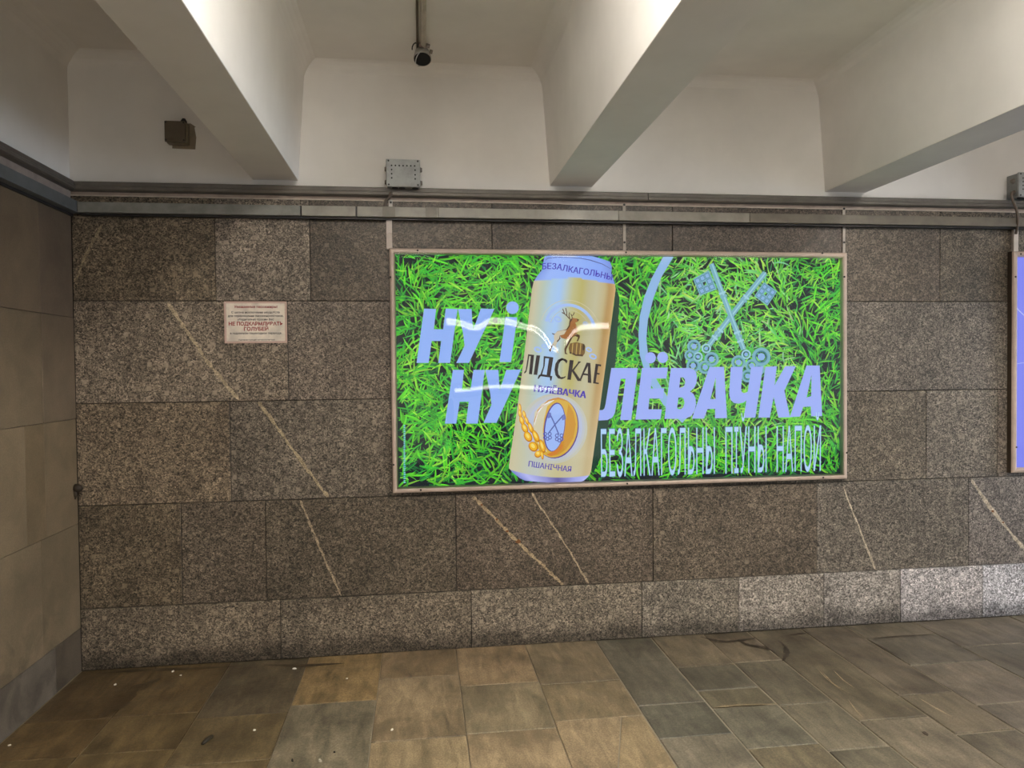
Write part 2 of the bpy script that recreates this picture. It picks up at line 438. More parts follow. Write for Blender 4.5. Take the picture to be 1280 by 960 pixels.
# left wall: smooth limestone slabs over a dark foot course
wall_left = struct(MB().box(-.3, -.009, YB, .3, -.2, 2.384).build('wall_left', M_JOINT))
ZL = [0, .218, .745, 1.271, 1.775, 2.384]
lcourse = [
    ([0, -.257, -.78, -1.3, -1.9, -2.5, -3.2], [(72, 64, 54), (84, 77, 68), (80, 72, 62)]),
    ([0, -.365, -.95, -1.5, -2.1, -2.7, -3.2], [(96, 84, 66), (98, 86, 68)]),
    ([0, -.315, -.479, -1.1, -1.7, -2.4, -3.2], [(100, 87, 68), (94, 81, 62), (103, 90, 71)]),
    ([0, -.315, -.9, -1.6, -2.3, -3.2], [(92, 80, 65), (96, 84, 67)]),
    ([0, -.315, -.9, -1.6, -2.3, -3.2], [(82, 71, 59), (90, 78, 63)]),
]
for (edges, cols), z0, z1 in zip(lcourse, ZL[:-1], ZL[1:]):
    for i in range(len(edges) - 1):
        xf = random.uniform(-.001, .001)
        c = tuple(v * 1.5 for v in lin(cols[i % len(cols)]))
        a, b = edges[i + 1], min(edges[i], -.0015)
        slab_mb([(a + .0009, z0 + .001), (b - .0009, z0 + .001), (b - .0009, z1 - .001), (a + .0009, z1 - .001)], 'X', xf, -.012, .0012).build(
            'foot_slab' if z0 == 0 else 'limestone_slab', M_LIME, wall_left, c)

# plastered upper walls
wbu = struct(MB().box(-.3, XR, .004, .3, 2.384, 3.4).build('wall_back_upper', M_PLAS))
wlu = struct(MB().box(-.3, -.004, YB, .004, 2.384, 3.4).build('wall_left_upper', M_PLAS))
trim = struct(MB().box(0, XR, -.0015, .006, 2.3835, 2.420, .001).build('trim_1', M_PAINT, None, lin((176, 158, 144))))  # plaster strip below the duct; the duct's shadow is in its darker tone
MB().box(0, XR, -.004, .003, 2.3805, 2.3865, .001).build('paint_lip', M_PAINT, trim, lin((206, 192, 176)))
trim2 = struct(MB().box(-.006, .0015, YB, -.004, 2.36, 2.420, .001).build('trim_2', M_PAINT, None, lin((166, 152, 142))))
wall_front = struct(MB().box(-.3, XR, YB - .2, YB, -.2, 3.4).build('wall_front', M_PLAS))
wr = MB().box(XR, XR + .2, YB, -4.4, -.2, 3.4).box(XR, XR + .2, -.8, .3, -.2, 3.4).box(XR, XR + .2, -4.4, -.8, 2.5, 3.4)
wall_right = struct(wr.build('wall_right', M_PLAS))

# ceiling with tapered beams and coved corners
ceiling = struct(MB().box(-.3, XR, YB, .3, ZC, ZC + .25).build('ceiling', M_PLAS))
YE = -2.88
def beam(xa, xb):
    prof = [(xa, ZB + .002), (xa + .002, ZB), (xb - .002, ZB), (xb, ZB + .002)]
    R = .10; tx = .042
    zt = ZC - R
    right = [(xb + tx * (zt - ZB) / (ZC - ZB), zt)]
    x_end = xb + tx + R * .85
    for k in range(1, 7):
        a = k / 6 * math.pi / 2
        right.append((right[0][0] + (x_end - right[0][0]) * (1 - math.cos(a)), zt + (R + .004) * math.sin(a)))
    left = [(xa - (x - xb), z) for x, z in right][::-1]
    prof = prof + right + left
    o = MB().prism(prof, (0, .01, 0), (0, YE, 0), (1, 0, 0), (0, 0, 1)).build('beam', M_PLAS, ceiling)
    me = o.data
    for pl in me.polygons: pl.use_smooth = False
    return o
beams = [(.872, 1.100), (2.417, 2.651), (3.9985, 4.246)]
k = 5.56
while k < 12: beams.append((k, k + .24)); k += 1.56
for b in beams: beam(*b)
def cove(p0, p1, ax, r=.075):
    prof = [(0, 0), (r, 0)] + [(r - r * math.sin(a), -r + r * math.cos(a)) for a in [i * math.pi / 12 for i in range(1, 6)]] + [(0, -r)]
    prof = [(a - .003, b + .003) for a, b in prof]
    MB().prism(prof, p0, p1, ax, (0, 0, 1)).build('cove', M_PLAS, ceiling)
edges_x = [0] + [v for b in beams for v in b] + [XR]
for i in range(0, len(edges_x) - 1, 2):
    cove((edges_x[i] - .02, .004, ZC), (edges_x[i + 1] + .02, .004, ZC), (0, -1, 0))
cove((-.004, YE, ZC), (-.004, .0, ZC), (1, 0, 0), .11)

# ---------------------------------------------------------------- luminaires that light the passage
def luminaire(c, along, length, label, tubes=2, tm=None):
    c = Vector(c); a = Vector((1, 0, 0)) if along == 'X' else Vector((0, 1, 0)); s = Vector((a.y, a.x, 0))
    t = tag(empty('ceiling_lamp', c), label, 'lamp', None)
    prof = [(-.085, 0), (-.085, -.012), (-.03, -.04), (.03, -.04), (.085, -.012), (.085, 0)]
    MB().prism(prof, c - a * length / 2, c + a * length / 2, s, (0, 0, 1)).build('housing', M_PAINT, t, (.62, .6, .56))
    offs = (-.055, .055) if tubes == 2 else (0,); rad = .018 if tubes == 2 else .036
    for o in offs:
        MB().tube([c - a * (length / 2 - .03) + s * o + Vector((0, 0, -.058)), c + a * (length / 2 - .03) + s * o + Vector((0, 0, -.058))], rad, 14).build('fluorescent_tube', tm or M_TUBE, t, smooth=True)
    for e in (-1, 1):
        p = c + a * e * (length / 2 - .02)
        hx, hy = (.014, .078) if along == 'X' else (.078, .014)
        MB().box(p.x - hx, p.x + hx, p.y - hy, p.y + hy, c.z - .078, c.z - .010, .003).build('lamp_holder', M_PAINT, t, (.7, .68, .64))
    return t
luminaire((1.76, -2.75, ZC), 'Y', 1.24, 'twin-tube ceiling lamp in the second bay, above the rear of the passage')
luminaire((3.32, -2.75, ZC), 'Y', 1.24, 'twin-tube ceiling lamp in the third bay, above the rear of the passage')
luminaire((4.90, -2.75, ZC), 'Y', 1.24, 'twin-tube ceiling lamp in the fourth bay, right of the first two')
luminaire((8.02, -2.75, ZC), 'Y', 1.24, 'twin-tube ceiling lamp farthest right along the passage')
luminaire((3.6, -5.05, ZC - .06), 'X', 5.0, 'long opal strip lamp running crosswise along the ceiling behind', 1, M_TUBE2)  # length and position chosen for its reflection lines in the cover film
luminaire((.85, -4.6, ZC), 'X', 1.24, 'added twin-tube crosswise fill lamp behind, beside the left wall', tm=M_TUBE3)  # unseen fill lamps, added to brighten wall and floor from behind
luminaire((5.9, -5.0, ZC), 'X', 1.24, 'added twin-tube crosswise fill lamp behind, halfway to the exit', tm=M_TUBE3)

# ---------------------------------------------------------------- flat print helpers
LAYER = .00035
class Sheet:
    """printed artwork laid on a plane Y = y0, authored as shapes in metres (x, z)"""
    def __init__(s, y0, mat, parent): s.y0 = y0; s.mat = mat; s.parent = parent
    def P(s, px, py):
        p = at(px, py, Y=s.y0); return (p.x, p.z)
    def mesh(s, name, verts2, faces, cols, layer, depth=None):
        me = bpy.data.meshes.new(name)
        y = s.y0 - layer * LAYER
        vs = [(x, (y if depth is None else y - depth[i]), z) for i, (x, z) in enumerate(verts2)]
        me.from_pydata(vs, [], faces)
        ca = me.color_attributes.new('ink', 'FLOAT_COLOR', 'POINT')
        if isinstance(cols, tuple): cols = [cols] * len(vs)
        ca.data.foreach_set('color', [c for col in cols for c in (*col, 1)])
        return link(name, me, s.mat, s.parent)
    def loops(s, name, loops, col, layer):
        cu = bpy.data.curves.new('tmp', 'CURVE'); cu.dimensions = '2D'; cu.fill_mode = 'BOTH'
        for lp in loops:
            sp = cu.splines.new('POLY'); sp.points.add(len(lp) - 1); sp.use_cyclic_u = True
            for q, (a, b) in zip(sp.points, lp): q.co = (a, b, 0, 1)
        v, f = curve_mesh(cu)
        return s.mesh(name, v, f, lin(col), layer)
    def text(s, name, txt, fmap, col, layer, offset=0.0, spacing=1.0):
        cu = bpy.data.curves.new('tmp', 'FONT'); cu.body = txt; cu.size = 1; cu.offset = offset; cu.space_character = spacing
        cu.resolution_u = 3
        v, f = curve_mesh(cu)
        xs = [a for a, b in v]; zs = [b for a, b in v]
        x0, x1, z0, z1 = min(xs), max(xs), 0.0, .727
        v = [fmap((a - x0) / (x1 - x0), (b - z0) / (z1 - z0)) for a, b in v]
        return s.mesh(name, v, f, lin(col), layer)

def curve_mesh(cu):
    o = bpy.data.objects.new('tmp', cu); COL.objects.link(o)
    dg = bpy.context.evaluated_depsgraph_get(); ev = o.evaluated_get(dg); me = ev.to_mesh()
    v = [(p.co.x, p.co.y) for p in me.vertices]; f = [tuple(p.vertices) for p in me.polygons]
    ev.to_mesh_clear(); bpy.data.objects.remove(o); bpy.data.curves.remove(cu)
    return v, f

def interp(pts, u):
    n = len(pts) - 1; L = [0]
    for a, b in zip(pts[:-1], pts[1:]): L.append(L[-1] + math.hypot(b[0] - a[0], b[1] - a[1]))
    t = u * L[-1]
    for i in range(n):
        if t <= L[i + 1] or i == n - 1:
            f = (t - L[i]) / (L[i + 1] - L[i]); a, b = pts[i], pts[i + 1]
            return (a[0] + (b[0] - a[0]) * f, a[1] + (b[1] - a[1]) * f)

def ellipse(cx, cy, rx, ry, ang=0, n=28):
    ca, sa = math.cos(ang), math.sin(ang)
    return [(cx + rx * math.cos(t) * ca - ry * math.sin(t) * sa, cy + rx * math.cos(t) * sa + ry * math.sin(t) * ca) for t in [2 * math.pi * k / n for k in range(n)]]

def ribbon(pts, wid):
    L, R = [], []
    for i, p in enumerate(pts):
        a = pts[max(i - 1, 0)]; b = pts[min(i + 1, len(pts) - 1)]
        d = math.hypot(b[0] - a[0], b[1] - a[1]) or 1; nx, ny = -(b[1] - a[1]) / d, (b[0] - a[0]) / d
        h = (wid[i] if isinstance(wid, list) else wid) / 2
        L.append((p[0] + nx * h, p[1] + ny * h)); R.append((p[0] - nx * h, p[1] - ny * h))
    return L + R[::-1]

# ---------------------------------------------------------------- light boxes
FY, PY = -.044, -.016            # frame front, print plane
def frame_parts(t, x0, x1, z0, z1, wf=.030):
    """rounded aluminium frame, four mitred rails, plus the case behind"""
    prof = [(0, 0), (0, .032), (.003, .040), (.010, .044), (wf - .010, .044), (wf - .003, .040), (wf, .032), (wf, .012)]
    cs = [(x0, z0), (x1, z0), (x1, z1), (x0, z1)]; ins = [(1, 1), (-1, 1), (-1, -1), (1, -1)]
    for i in range(4):
        j = (i + 1) % 4; vs = []
        for c, s in ((cs[i], ins[i]), (cs[j], ins[j])):
            vs += [(c[0] + s[0] * a, -b, c[1] + s[1] * a) for a, b in prof]
        n = len(prof); fs = [(k, (k + 1) % n, n + (k + 1) % n, n + k) for k in range(n)] + [tuple(range(n)), tuple(range(n, 2 * n))]
        MB().add(vs, fs).build('frame_rail', M_ALU, t, lin((190, 170, 156)))
    MB().box(x0 + .004, x1 - .004, -.0125, -.001, z0 + .004, z1 - .004).build('back_case', M_PAINT, t, (.25, .24, .22))
    for a, b, c, d in ((x0 - .0012, x0, z0, z1), (x1, x1 + .0012, z0, z1), (x0, x1, z0 - .0012, z0), (x0, x1, z1, z1 + .0012)):
        MB().box(a, b, -.031, -.001, c, d).build('case_side', M_PAINT, t, lin((62, 50, 38)))
def screws(t, pts):
    for (px, py) in pts:
        p = at(px, py, Y=FY)
        MB().tube([(p.x, FY + .004, p.z), (p.x, FY - .0018, p.z)], .0052, 10).build('screw', M_FLAT, t, (.015, .013, .012))

X0, X1, Z0, Z1 = 1.5555, 4.0955, .8535, 2.1265
_a, _b, _c, _d = at(486, 311, Y=FY), at(1058.5, 314.5, Y=FY), at(491, 616, Y=FY), at(1061, 600, Y=FY)
X0, X1, Z0, Z1 = (_a.x + _c.x) / 2, (_b.x + _d.x) / 2, (_c.z + _d.z) / 2, (_a.z + _b.z) / 2
box1 = tag(empty('light_box', ((X0 + X1) / 2, 0, Z0)), 'lit advertising light box showing a drink can on bright green grass', 'light box')
frame_parts(box1, X0, X1, Z0, Z1)
screws(box1, [(522, 313), (782.5, 315.5), (1028, 316.5), (1055.5, 346), (1058.5, 566), (1029, 597), (784, 604.5), (526, 612.5), (492, 581), (488, 346.5)])
IX0, IX1, IZ0, IZ1 = X0 + .026, X1 - .026, Z0 + .026, Z1 - .026
panel = Sheet(PY, M_PRINT, box1).mesh('print_panel', [(IX0, IZ0), (IX1, IZ0), (IX1, IZ1), (IX0, IZ1)], [(0, 1, 2, 3)], lin((20, 28, 34)), 0)
S = Sheet(PY, M_PRINT, panel)

# --- grass: thousands of printed blades
def grass(n, seed):
    r = random.Random(seed); vs, fs, cs, dp = [], [], [], []
    W, H = IX1 - IX0, IZ1 - IZ0
    ph = [(r.uniform(0, 6.28), r.uniform(.8, 3.2), r.uniform(.8, 3.2)) for _ in range(5)]
    lo, hi = at(805, 400, Y=PY), at(1015, 400, Y=PY)
    for i in range(n):
        x = IX0 + r.random() * W; z = IZ0 + r.random() * H
        f = sum(math.sin(a * x * 3 + b * z * 3 + p) for p, a, b in ph) / 5
        ang = math.pi / 2 + f * 2.4 + r.gauss(0, .75)
        L = r.uniform(.04, .125); wd = r.uniform(.005, .0125); bend = r.gauss(0, .5)
        depth = i / n
        # soft pale patch of lawn to the right of the can, darker tufts elsewhere
        pale = max(0, min(1, min(x - lo.x, hi.x - x) / .18)) * max(0, min(1, (z - 1.05) / .25))
        if r.random() < .16 * pale: col = (r.uniform(120, 190), r.uniform(210, 240), r.uniform(110, 170))
        else:
            tcol = r.random()
            base = (34, 128, 62) if depth < .24 else ((64, 196, 58) if tcol < .40 else ((104, 226, 48) if tcol < .82 else (158, 244, 70)))
            j = r.uniform(.82, 1.1); col = tuple(min(250, v * j) for v in base)
            g_ = (.35 + .65 * depth) * pale; col = (col[0] + 34 * g_, min(245, col[1] + 16 * g_), col[2] + 26 * g_)
        L *= 1.0; segs = 4; k0 = len(vs); pts = []
        a = ang; cx, cz = x, z
        for sgm in range(segs + 1):
            pts.append((cx, cz)); a += bend / segs; cx += math.cos(a) * L / segs; cz += math.sin(a) * L / segs
        c1 = lin(col); c0 = tuple(v * .62 for v in c1)
        prof = [.55, 1, .95, .6, .04]
        ok = []
        for sgm, (px, pz) in enumerate(pts):
            q = pts[min(sgm + 1, segs)]; o = pts[max(sgm - 1, 0)]
            dx, dz = q[0] - o[0], q[1] - o[1]; d = math.hypot(dx, dz); h = wd * prof[sgm] / 2
            for s in (-1, 1):
                vs.append((min(max(px - dz / d * h * s, IX0), IX1), min(max(pz + dx / d * h * s, IZ0), IZ1)))
                m = sgm / segs; m = min(1, .25 + 1.2 * m)
                sh = .86 if s < 0 else 1.0
                cs.append(tuple((c0[q_] + (c1[q_] - c0[q_]) * m) * sh for q_ in range(3))); dp.append(.0002 + .0040 * depth)
        fs += [(k0 + 2 * g, k0 + 2 * g + 1, k0 + 2 * g + 3, k0 + 2 * g + 2) for g in range(segs)]
    return vs, fs, cs, dp
gv, gf, gc, gd = grass(7400, 3)
go = S.mesh('grass_print', gv, gf, gc, 0, gd); go['kind'] = 'stuff'
LT = 14                                          # first layer above the grass

def crop(ox, oy, sc): return lambda pts: [S.P(ox + x / sc, oy + y / sc) for x, y in pts]
A = crop(515, 370, 9.143); B = crop(545, 445, 10.667); C = crop(745, 440, 8); D = crop(885, 440, 8); K7 = crop(640, 435, 10.667)
BLUE = (148, 182, 251)
# --- ring of the big zero and the two crossed keys
zc = crop(780, 310, 4.414)
S.loops('zero_ring', [zc([(218, 42), (150, 170), (110, 270), (85, 380), (78, 480), (85, 590), (105, 655), (150, 760), (215, 865), (320, 965), (345, 935), (250, 840), (190, 745), (140, 655), (130, 580), (122, 500), (130, 400), (160, 280), (205, 160), (276, 42)])], (146, 186, 232), LT)
KEY, KEYD, KEYL = (122, 178, 196), (66, 128, 150), (160, 208, 222)
def key(sh, bit, bows, lay):
    lp = [ribbon(sh, 6.5)]
    S.loops('key_print', [[S.P(*q) for q in lp[0]]], KEY, lay)
    hl = ribbon([(x + .8, y - .3) for x, y in sh], 1.6)
    S.loops('key_print', [[S.P(*q) for q in hl]], KEYL, lay + 1)
    (x0, y0), (x1, y1) = sh[0], sh[-1]
    for f in (.34, .38, .80, .85, .90):
        cx, cy = x0 + (x1 - x0) * f, y0 + (y1 - y0) * f
        dx, dy = (x1 - x0), (y1 - y0); d = math.hypot(dx, dy); dx /= d; dy /= d
        S.loops('key_print', [[S.P(cx + s * dx * 1.3 + e * -dy * 4.4, cy + s * dy * 1.3 + e * dx * 4.4) for s, e in ((-1, -1), (1, -1), (1, 1), (-1, 1))]], KEY if f in (.38, .85) else KEYL, lay + 1)
    q = bit
    def bq(u, v):
        a = (q[0][0] + (q[1][0] - q[0][0]) * u, q[0][1] + (q[1][1] - q[0][1]) * u); b = (q[3][0] + (q[2][0] - q[3][0]) * u, q[3][1] + (q[2][1] - q[3][1]) * u)
        return S.P(a[0] + (b[0] - a[0]) * v, a[1] + (b[1] - a[1]) * v)
    hole = lambda u, v, s=.085: [bq(u - s, v - s), bq(u + s, v - s), bq(u + s, v + s), bq(u - s, v + s)]
    S.loops('key_print', [[bq(0, 0), bq(1, 0), bq(1, 1), bq(0, 1)], hole(.5, .5)], KEY, lay)
    for (u, v) in ((.2, .2), (.5, .2), (.8, .2), (.2, .5), (.8, .5), (.2, .8), (.5, .8), (.8, .8)):
        S.loops('key_print', [hole(u, v, .13), hole(u, v, .10)], KEYD, lay + 1)
        S.loops('key_print', [hole(u, v, .10)], (140, 182, 226), lay + 1)
    for (cx, cy, r) in bows:
        e = lambda rr: [S.P(*p_) for p_ in ellipse(cx, cy, rr, rr, 0, 20)]
        S.loops('key_print', [e(r), e(r * .68)], KEYL if r < 7 else KEY, lay + 1)
        S.loops('key_print', [e(r * .68), e(r * .55)], KEYD, lay + 1)
        S.loops('key_print', [e(r * .40)], (138, 178, 232), lay + 1)
key([(956, 341), (921, 385), (886, 431)], [(954.4, 352.8), (970.8, 364.3), (958.8, 382.4), (942.4, 370.3)],
    [(867, 433, 8.5), (862, 444, 7), (882.4, 435.6, 6), (889, 449, 9), (881, 459, 8.5), (866, 457, 8.5), (872, 446, 6)], LT + 1)
key([(888.5, 330), (906, 377), (929, 437)], [(865.8, 349), (885.5, 338), (895.3, 361.6), (874.5, 369.8)],
    [(922.5, 453, 9), (951, 446, 11.5), (932, 443, 6), (939, 457, 8), (934, 470, 8), (948, 462, 7)], LT + 3)
# --- slogan lettering
def letter(loops):
    x = loops[0][0][0]
    S.loops('slogan_letter', loops, BLUE if x < 2.6 else (160, 179, 251), LT + 6)
letter([A([(138, 145), (275, 150), (250, 380), (355, 382), (385, 145), (520, 150), (435, 765), (300, 765), (333, 515), (225, 515), (190, 765), (52, 765)])])
letter([A([(525, 150), (680, 150), (695, 400), (785, 145), (940, 150), (650, 765), (505, 765), (600, 570), (585, 440)])])
letter([A([(1068, 240), (1200, 245), (1130, 755), (998, 755)])]); letter([A(ellipse(1147, 135, 72, 72))])
letter([B([(225, 185), (372, 185), (345, 450), (458, 455), (498, 185), (650, 185), (555, 900), (398, 900), (435, 610), (315, 610), (270, 900), (118, 900)])])
letter([B([(655, 185), (830, 185), (848, 462), (935, 185), (1130, 180), (805, 890), (632, 890), (738, 650), (722, 500)])])
letter([C([(150, 160), (415, 160), (348, 680), (238, 680), (292, 268), (245, 268), (195, 550), (185, 610), (160, 655), (110, 680), (22, 685), (32, 580), (62, 580), (80, 565), (92, 520)])])
letter([C([(455, 160), (715, 155), (700, 265), (553, 265), (545, 365), (678, 362), (665, 465), (530, 465), (520, 572), (655, 572), (640, 672), (390, 675)])])
letter([C(ellipse(540, 58, 54, 56))]); letter([C(ellipse(662, 55, 54, 56))])
letter([C([(745, 160), (930, 160), (970, 172), (995, 200), (1006, 250), (1000, 310), (980, 355), (935, 395), (970, 418), (990, 460), (996, 520), (980, 590), (950, 635), (900, 663), (850, 668), (680, 668)]),
        C([(840, 255), (865, 253), (882, 268), (888, 300), (878, 338), (860, 352), (828, 355)]), C([(820, 455), (855, 453), (874, 472), (880, 510), (868, 552), (845, 570), (805, 572)])])
letter([C([(1130, 150), (1275, 148), (1305, 660), (1185, 662), (1186, 568), (1110, 570), (1075, 665), (955, 665)]), C([(1192, 255), (1190, 470), (1140, 470)])])
letter([D([(222, 150), (345, 148), (325, 370), (332, 400), (350, 410), (375, 406), (392, 395), (425, 148), (545, 145), (468, 655), (352, 658), (378, 485), (350, 505), (300, 516), (255, 510), (222, 480), (208, 435), (208, 380)])])
letter([D([(568, 148), (682, 142), (660, 332), (765, 142), (872, 142), (758, 385), (815, 652), (698, 655), (650, 450), (612, 655), (497, 655)])])
letter([D([(978, 135), (1110, 135), (1135, 640), (1025, 642), (1022, 545), (945, 548), (915, 645), (812, 650)]), D([(1028, 230), (1025, 440), (980, 455)])])
def quad_map(q):
    def f(u, v):
        a = (q[0][0] + (q[1][0] - q[0][0]) * u, q[0][1] + (q[1][1] - q[0][1]) * u); b = (q[3][0] + (q[2][0] - q[3][0]) * u, q[3][1] + (q[2][1] - q[3][1]) * u)
        return S.P(a[0] + (b[0] - a[0]) * v, a[1] + (b[1] - a[1]) * v)
    return f
for txt, q in (('БЕЗАЛКАГОЛЬНЫ', [(751, 596), (893, 592), (893, 534), (750.5, 536)]), ('ПІЎНЫ', [(906, 592), (957.5, 590), (957.5, 532.5), (906, 533.5)]), ('НАПОЙ', [(970, 590), (1025, 588.5), (1025.5, 531.5), (970, 532.5)])):
    S.text('caption_lettering', txt, quad_map(q), (70, 112, 176), LT + 6, .004)
    S.text('caption_lettering', txt, quad_map(q), (180, 216, 250), LT + 7, -.004)
for k, q in enumerate(range(30)):
    a = S.P(504.5, 531 + q * 2.45); random_w = random.uniform(1.4, 2.6)
    S.loops('small_print', [[S.P(504.6 + dx, 531 + q * 2.45 + dz) for dx, dz in ((0, 0), (random_w, 0), (random_w, 1.5), (0, 1.5))]], (120, 190, 225), LT + 5)

# --- the drink can
LE = [(680.2, 321), (679, 327), (677, 338), (671.4, 345), (667, 352), (664.7, 361.6), (659, 410), (653, 460), (645, 520), (636, 581.6), (636, 585), (640.6, 590.4), (649.5, 597.5), (656, 600.5)]
RE = [(762, 327.5), (764.4, 333.4), (763.6, 342), (766.5, 350), (768.3, 356), (769, 362), (763.5, 405), (757.5, 450), (748, 520), (738.5, 588), (737, 592.5), (734.5, 596), (729.5, 600.5), (724, 602.5)]
SAG = [-6.5, -5.5, -4, -3, -2.5, -2, 1, 3, 5, 6, 6, 5.5, 4, 1.5]
def can_point(u, v):
    """u across, v down the rows of LE/RE"""
    i = min(int(v), len(LE) - 2); f = v - i
    l = [LE[i][k] + (LE[i + 1][k] - LE[i][k]) * f for k in (0, 1)]; r = [RE[i][k] + (RE[i + 1][k] - RE[i][k]) * f for k in (0, 1)]
    sg = SAG[i] + (SAG[i + 1] - SAG[i]) * f
    return (l[0] + (r[0] - l[0]) * u, l[1] + (r[1] - l[1]) * u + sg * 4 * u * (1 - u))
def ramp_col(stops, u):
    for (a, ca), (b, cb) in zip(stops[:-1], stops[1:]):
        if u <= b: f = (u - a) / (b - a); return tuple(ca[k] + (cb[k] - ca[k]) * f for k in range(3))
    return stops[-1][1]
GOLD = [(0, (196, 186, 150)), (.04, (203, 197, 164)), (.13, (186, 200, 182)), (.24, (172, 204, 232)), (.34, (166, 202, 246)), (.42, (184, 200, 196)), (.5, (192, 190, 138)), (.6, (188, 178, 106)), (.68, (188, 182, 140)), (.78, (196, 192, 158)), (.87, (196, 182, 136)), (.93, (182, 146, 88)), (.97, (196, 158, 100)), (1, (210, 180, 126))]
NECK = [(0, (132, 158, 232)), (.15, (158, 188, 255)), (.5, (150, 184, 255)), (.85, (140, 172, 250)), (1, (122, 148, 226))]
BASE = [(0, (128, 140, 214)), (.2, (188, 192, 248)), (.45, (150, 152, 214)), (.6, (104, 96, 160)), (.8, (160, 166, 232)), (1, (190, 196, 250))]
NU = 40; rows = [i / 4 for i in range(0, (len(LE) - 1) * 4 + 1)]
cv, cc, cf = [], [], []
for v in rows:
    for iu in range(NU + 1):
        u = iu / NU; cv.append(S.P(*can_point(u, v)))
        g = ramp_col(GOLD, u)
        if v < 4.0 - .6 * (1 - abs(2 * u - 1)) : col = ramp_col(NECK, u)
        elif v > 10.4: col = ramp_col(BASE, u)
        else:
            f = max(0, min(1, (v - 7.2) / 1.6))      # lower body is paler and warmer
            col = tuple(a + (b - a) * f * .65 for a, b in zip(g, (212, 203, 168)))
        cc.append(lin(col))
for r in range(len(rows) - 1):
    for iu in range(NU):
        k = r * (NU + 1) + iu; cf.append((k, k + 1, k + NU + 2, k + NU + 1))
S.mesh('can_print', cv, cf, cc, LT + 8)
# shade of the can on the lawn
shade = [(769.5, 362), (774, 372), (770, 440), (762, 520), (756, 560), (741, 592), (738.5, 588), (757.5, 450)]
S.loops('can_print', [[S.P(*q) for q in shade]], (20, 62, 44), LT + 5)
U = lambda pts: [S.P(655 + x / 9.846, 312 + y / 9.846) for x, y in pts]
S.loops('can_print', [U(ribbon([(262, 132), (290, 108), (400, 98), (560, 100), (700, 110), (820, 135), (960, 180), (1065, 240)], [4, 9, 8, 7, 9, 12, 10, 5]))], (86, 98, 170), LT + 9)
S.loops('can_print', [U(ribbon([(330, 82), (450, 80), (560, 84), (660, 92)], [3, 16, 16, 3]))], (222, 232, 255), LT + 9)
def along(pts, caps, wobble=0):
    def f(u, v):
        u_ = min(max(u, 0), 1); p = interp(pts, u_); e = interp(pts, min(1, u_ + .02)); b = interp(pts, max(0, u_ - .02))
        dx, dy = e[0] - b[0], e[1] - b[1]; d = math.hypot(dx, dy); h = caps[0] + (caps[1] - caps[0]) * u_
        # letters lean with the can: up vector follows its axis
        ux, uy = dy / d, -dx / d
        return (p[0] + (ux * .55 + .45 * .10) * h * v, p[1] + (uy * .55 + .45 * -.99) * h * v)
    return f
def can_text(txt, pts, caps, col, off, bold=False):
    fm = along(pts, caps)
    for k_, dx in enumerate((0, .55, -.45) if bold else (0, .3)):     # heavier strokes
        S.text('can_lettering', txt, lambda u, v, d=dx: S.P(fm(u, v)[0] + d, fm(u, v)[1]), col, LT + 10 + k_ * .3, off)
px = lambda L, ox, oy, s: [(ox + x / s, oy + y / s) for x, y in L]
can_text('БЕЗАЛКАГОЛЬНЫ', px([(220, 246), (300, 240), (400, 246), (500, 268), (620, 292), (760, 312), (900, 336), (990, 360), (1072, 380)], 655, 312, 9.846), (7.6, 7.6), (62, 44, 186), .004)
can_text('НУЛЁВАЧКА', px([(290, 578), (640, 622), (975, 668)], 640, 435, 10.667), (8.2, 8.6), (66, 44, 176), .004, True)
can_text('ПШАНІЧНАЯ', px([(200, 742), (400, 772), (625, 798)], 635, 490, 8), (7.0, 7.0), (84, 62, 176), .004)
def word(loops): S.loops('can_lettering', loops, (44, 34, 34), LT + 10)
word([K7([(212, 84), (292, 92), (264, 352), (222, 347), (247, 110), (227, 108), (207, 240), (190, 315), (172, 336), (158, 338), (162, 318), (178, 300), (192, 220)])])
word([K7([(322, 97), (372, 100), (332, 360), (285, 355)])])
word([K7([(420, 108), (548, 125), (508, 370), (535, 375), (520, 438), (506, 432), (500, 392), (378, 376), (350, 412), (338, 408), (354, 360), (375, 352), (412, 250)]), K7([(440, 134), (490, 140), (458, 358), (398, 350), (432, 235)])])
word([K7([(738, 172), (722, 208), (700, 178), (672, 164), (645, 175), (622, 212), (608, 290), (616, 352), (648, 388), (686, 386), (714, 372), (706, 396), (662, 416), (610, 405), (576, 362), (562, 290), (575, 212), (610, 156), (660, 135), (710, 147)])])
word([K7([(765, 160), (818, 165), (780, 425), (732, 420)])]); word([K7([(918, 182), (885, 212), (822, 298), (922, 440), (872, 440), (796, 314), (800, 288), (868, 205), (880, 178)])])
word([K7([(990, 195), (1040, 200), (1054, 468), (1006, 462), (1006, 368), (946, 360), (918, 428), (896, 432), (900, 412)]), K7([(1008, 240), (1005, 344), (956, 336)])])
word([K7([(1110, 210), (1185, 222), (1180, 247), (1146, 238), (1131, 330), (1166, 338), (1160, 356), (1128, 350), (1112, 455), (1156, 465), (1150, 482), (1075, 470)])])
